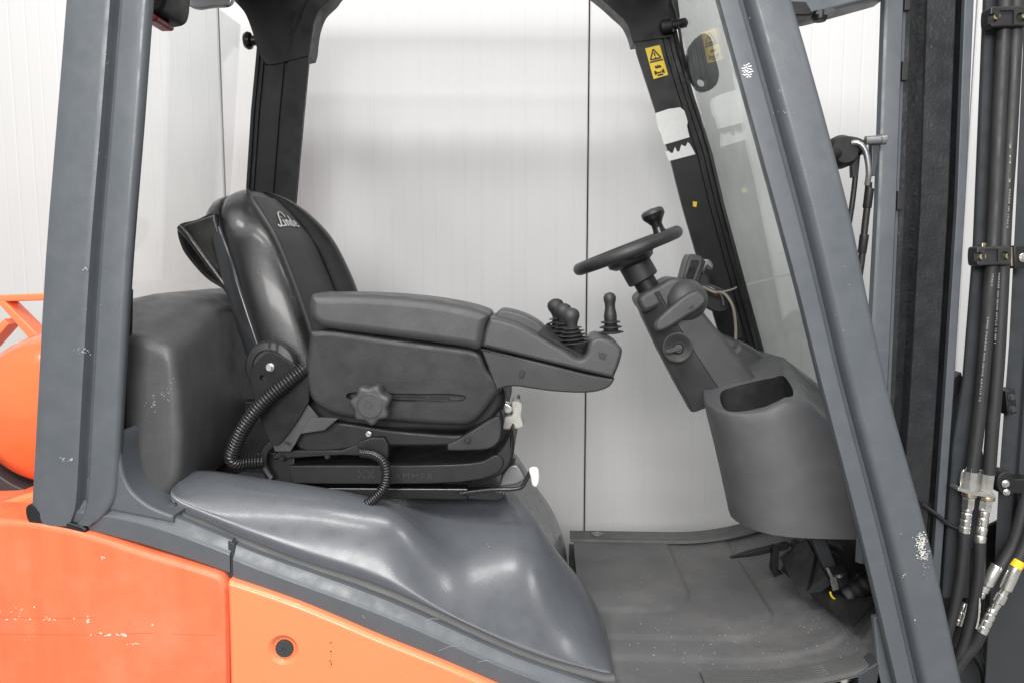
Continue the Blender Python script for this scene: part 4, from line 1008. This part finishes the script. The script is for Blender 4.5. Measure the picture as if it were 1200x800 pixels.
def hosetext(s, a, b, off=0):
    A, B = P(*a, YH - .0135), P(*b, YH - .0135); d = (B - A); L = d.length; d.normalize(); up = Vector((d.z, 0, -d.x)) * -1
    up = Vector((-d.z, 0, d.x))
    V, Fc = textdata(s, .0043, 0, 1.15); mx_ = max(v.x for v in V) or 1
    return obj('hose_lettering', [A + d * (v.x * L / mx_) + up * (v.y - .0015) for v in V], Fc, M['hoseprint'], T, smooth=False, wn=False)
hosetext('PARKER NO-SKIVE 6XTL/S 12 MM 1', (1171, 320), (1166, 402))
hosetext('LIND PARKER NO-SKIVE 6XTL/S 12', (1158, 372), (1148, 470))
hosetext('MADE IN ITALY', (1183.5, 222), (1180.5, 268))
hosetext('ITALY', (1163.5, 321), (1162, 336))
hosetext('2 M . 3', (1184, 168), (1183, 214))
def clamp(px, py, Y, wpx, hpx, m, slope=-.03):
    w2, h2_ = wpx / 2, hpx / 2
    def q(u, v): return (px + u * w2, py + v * h2_ + slope * u * w2)
    b = prism('hose_clamp', [q(-.97, -.55), q(-.9, -.98), q(-.4, -1), q(.4, -1), q(.9, -.98), q(.98, -.5), q(.98, .5), q(.9, .98), q(.4, 1), q(-.4, 1), q(-.9, .98), q(-.97, .55)], Y - .022, Y + .01, m, T, r=.003)
    cut(b, [prismdata(pxpoly(C(q(-.36, -.7), q(.36, -.7), q(.36, .7), q(-.36, .7)), Y - .03), Y - .03, Y - .018, 0),
            lathedata(P(*q(-.72, .05), Y - .03), (0, 1, 0), [(.0085, 0), (.0085, .016)], 16), lathedata(P(*q(.72, .05), Y - .03), (0, 1, 0), [(.0085, 0), (.0085, .016)], 16)])
    for u in (-.72, .72):
        c = P(*q(u, .05), Y - .014); V, Fc = lathedata(c, (0, -1, 0), [(.0066, 0), (.0066, .004), (.0055, .0055), (.003, .0055), (.0028, .003), (.0003, .003)], 16)
        obj('bolt', V, Fc, M['brass'], b)
clamp(1183, 19, YH, 46, 24, M['dark'])
clamp(1165, 300, YH, 42, 22, M['plastic'])
prism('clamp_plate', C((1151, 285), (1160, 285), (1160, 300), (1151, 300)), YH + .005, YH + .012, M['brass'], T, r=.001)
prism('clamp_block', C((1188, 288), (1215, 287), (1215, 314), (1189, 315)), 1.46, 1.50, M['dark'], T, r=.003)
prism('clamp_plate', C((1183, 290), (1190, 290), (1190, 312), (1185, 312)), 1.465, 1.47, M['brass'], T, r=.001)
bolt('bolt', 1199, 302, 1.459, 4, M['zinc'], T)
prism('clamp_block', C((1178, 458), (1190, 456), (1192, 484), (1181, 486)), 1.485, 1.52, M['dark'], T, r=.002)
bolt('bolt', 1186, 479, 1.484, 3.4, M['darkgrey'], T); bolt('bolt', 1185, 465, 1.484, 3.4, M['darkgrey'], T)
prism('clamp_block', [(1170, 558), (1182, 552), (1188, 560), (1212, 562), (1212, 580), (1190, 578), (1180, 580), (1172, 576)], 1.465, 1.50, M['dark'], T, r=.003)
bolt('bolt', 1178, 566, 1.463, 3.6, M['zinc'], T); bolt('bolt', 1179, 576, 1.463, 3.2, M['zinc'], T)
prism('fitting_plate', [(1125, 574, 0), (1128, 552), (1134, 549), (1165, 553, 0), (1163, 580, 0), (1140, 577, 0)], 1.475, 1.480, M['zinc'], T, r=.001)
prism('fitting_plate', C((1123, 571), (1142, 576), (1166, 579), (1167, 583), (1140, 580), (1122, 574)), 1.445, 1.475, M['zinc'], T, r=.001)
def fitting(a, b, prof, name='hose_fitting', Y=YH, m='zinc', seg=18):
    A, B = P(*a, Y), P(*b, Y); d = B - A; L = d.length
    return lathe(name, A, d, [(px2m(r, Y), t * L) for r, t in prof], M[m], T, seg=seg, sharp=30, wn=False)
fitting((1139, 547), (1136, 572), [(6.4, 0), (6.8, .03), (6.8, .95), (6.2, 1)], seg=6)
fitting((1159.5, 550), (1156, 576), [(6.4, 0), (6.8, .03), (6.8, .95), (6.2, 1)], seg=6)
cr_ = [(5, 0), (5.6, .06), (5.6, .14), (4.6, .19), (5.8, .24), (5.8, .42), (5.1, .46), (6, .5), (6, .68), (5.2, .72), (6.1, .76), (6.1, .97), (5.4, 1)]
fitting((1136, 576), (1135.5, 581), [(8, 0), (8.3, .1), (8.3, .9), (8, 1)], 'lock_nut', m='brass')
fitting((1157, 580), (1156.5, 585), [(8, 0), (8.3, .1), (8.3, .9), (8, 1)], 'lock_nut', m='brass')
fitting((1135.5, 582), (1134, 595), [(6.6, 0), (7.2, .1), (7.2, .9), (6.6, 1)], seg=6)
fitting((1156, 586), (1154, 598), [(6.6, 0), (7.2, .1), (7.2, .9), (6.6, 1)], seg=6)
fitting((1134, 594), (1130, 624), cr_)
fitting((1154, 598), (1148, 637), cr_)
tube('hydraulic_hose', [P(1130, 622, YH), P(1127, 660, YH), P(1121, 700, YH), P(1110, 745, YH), P(1100, 790, YH), P(1095, 830, YH)], px2m(6, YH), M['rubber'], T, seg=12)
tube('hydraulic_hose', [P(1148, 634, YH), P(1147, 670, YH), P(1140, 715, YH), P(1130, 755, YH), P(1118, 790, YH), P(1106, 830, YH)], px2m(6.5, YH), M['rubber'], T, seg=12)
tube('hydraulic_hose', [P(1141, 640, 1.53), P(1136, 680, 1.53), P(1130, 720, 1.53), P(1120, 745, 1.53), P(1110, 770, 1.53)], px2m(5, 1.53), M['rubber'], T, seg=12)
fitting((1131, 706), (1122, 731), [(3.5, 0), (4.5, .1), (4.5, .35), (3.6, .4), (4.8, .45), (4.8, .7), (4, .74), (4.9, .78), (4.9, 1)], Y=1.50)
tube('hydraulic_hose', [P(1206, 560, 1.47), P(1198, 600, 1.47), P(1186, 640, 1.47), P(1172, 664, 1.47)], px2m(7, 1.47), M['rubber'], T, seg=12)
tube('hydraulic_hose', [P(1226, 560, 1.455), P(1214, 600, 1.455), P(1202, 636, 1.455), P(1190, 662, 1.455)], px2m(7, 1.455), M['rubber'], T, seg=12)
fitting((1169, 662), (1156, 685), [(6.6, 0), (7, .05), (7, .95), (6.5, 1)], Y=1.468)
fitting((1156, 685), (1148, 700), [(4, 0), (5.5, .1), (5.5, .5), (4, .55), (4.5, .9), (3, 1)], Y=1.468)
fitting((1195, 656), (1190, 664), [(7, 0), (7, 1)], 'yellow_sleeve', Y=1.452, m='yellow')
fitting((1190, 664), (1178, 690), [(7, 0), (7.2, .05), (7.2, .95), (6.6, 1)], Y=1.452)
fitting((1178, 690), (1164, 715), [(4, 0), (5, .05), (5, .2), (6.5, .25), (6.5, .6), (5, .65), (4, 1)], Y=1.452)
fitting((1164, 713), (1150, 741), cr_, Y=1.452)
tube('wire_clip', [P(1148, 700, 1.455), P(1147, 722, 1.452), P(1144, 736, 1.452)], .002, M['zinc'], T, seg=6)
tube('hydraulic_hose', [P(1151, 738, 1.455), P(1142, 755, 1.46), P(1128, 772, 1.465), P(1112, 800, 1.47), P(1102, 830, 1.47)], px2m(7, 1.46), M['rubber'], T, seg=12)
tube('hydraulic_hose', [P(1122, 770, 1.52), P(1138, 764, 1.52), P(1150, 778, 1.52), P(1155, 800, 1.52), P(1156, 830, 1.52)], .008, M['dark'], T, seg=12)

# beam and bolted bracket at the top, hose block between pillar and mast
prism('mast_beam', [(900, -60, 0), (900, 14, 0), (928, 16, 0), (950, 17), (980, 10), (1045, -8, 0), (1060, -60, 0)], 1.42, 1.50, M['grey'], T, r=.006)
prism('beam_bracket', [(900, 0, 0), (945, 2, 0), (952, 14, 0), (950, 18, 0), (900, 18, 0)], 1.405, 1.43, M['black'], T, r=.003)
prism('beam_bracket', C((958, 12), (975, 9), (982, 12), (970, 18), (956, 17)), 1.40, 1.43, M['darkgrey'], T, r=.001)
lathe('bolt', P(961, 14, 1.412), (0, 0, -1), [(.0125, 0), (.0125, .012), (.0105, .016), (.001, .016)], M['black'], T, seg=20)
YB = 1.47
lathe('hose_block', P(982, 180, YB + .02), (.1, -1, .1), [(.030, 0), (.030, .018), (.024, .03), (.001, .03)], M['dark'], T)
tube('hose_arm', [P(988, 178, YB + .02), P(968, 185, 1.44), P(950, 190, 1.41)], .012, M['dark'], T, seg=10)
prism('hose_bracket', [(976, 166), (990, 160), (1000, 160), (1012, 164), (1016, 170), (1016, 180), (1006, 178), (994, 184), (984, 190), (976, 186)], YB, YB + .03, M['dark'], T, r=.003)
prism('hose_bracket', C((981, 164), (988, 160), (990, 165), (983, 170)), YB - .006, YB + .01, M['black'], T, r=.001)
bolt('bolt', 988, 174, YB - .001, 3, M['steel'], T)
lathe('hose_pin', P(1014, 165, YB), (1, 0, .06), [(.008, 0), (.008, .026), (.0098, .027), (.0098, .036), (.006, .038)], M['steel'], T, seg=18)
prism('hose_lug', [(1021, 166, 0), (1033, 162, 0), (1030, 185), (1026, 206, 0), (1022, 206, 0)], YB + .005, YB + .02, M['darkgrey'], T, r=.002)
prism('hose_lug', C((998, 184), (1009, 180), (1006, 208), (999, 208)), YB + .015, YB + .03, M['dark'], T, r=.002)
tube('pipe', [P(998, 168, YB - .005), P(1006, 168, YB - .01), P(1013, 175, YB - .012), (P(1017, 190, YB - .012)), P(1018, 205, YB - .01), P(1016, 217, YB - .005)], .0055, M['steel'], T, seg=10)
tube('brake_hose', [P(1018, 214, YB), P(1017, 235, YB), P(1013, 270, YB), P(1009, 310, YB), P(1003, 345, YB)], .0062, M['dark'], T, seg=10)
for a, b in (((1019, 221), (1016, 244)), ((1013, 275), (1010, 297))):
    fitting(a, b, [(4.6, 0), (5, .03), (4.8, .97), (4.5, 1)], 'hose_sleeve', Y=YB, m='dark')
tube('brake_hose', [P(1003, 200, YB + .02), P(1001, 220, YB + .02), P(997, 250, YB + .02), P(990, 290, YB + .02)], .005, M['dark'], T, seg=10)

# ---- lower body, mostly below the picture, so that the truck stands on the floor
bd = boxdata((-.05, 1.74, .38), 1.7, .66, .40); obj('chassis', bd[0], bd[1], M['black'], T, smooth=False)
for x in (-.75, .70):
    for y, d in ((1.36, 1), (2.12, -1)):
        r_ = .26
        V, Fc = lathedata((x, y, r_), (0, d, 0), [(.14, .0), (.22, .0), (.25, .015), (r_, .05), (r_, .13), (.25, .165), (.22, .18), (.14, .18)], 40)
        wl = obj('wheel', V, Fc, M['tyre'], T)
        V, Fc = lathedata((x, y, r_), (0, d, 0), [(.001, .05), (.05, .05), (.06, .035), (.12, .03), (.139, .0), (.139, .18)], 32)
        obj('rim', V, Fc, M['darkgrey'], wl)
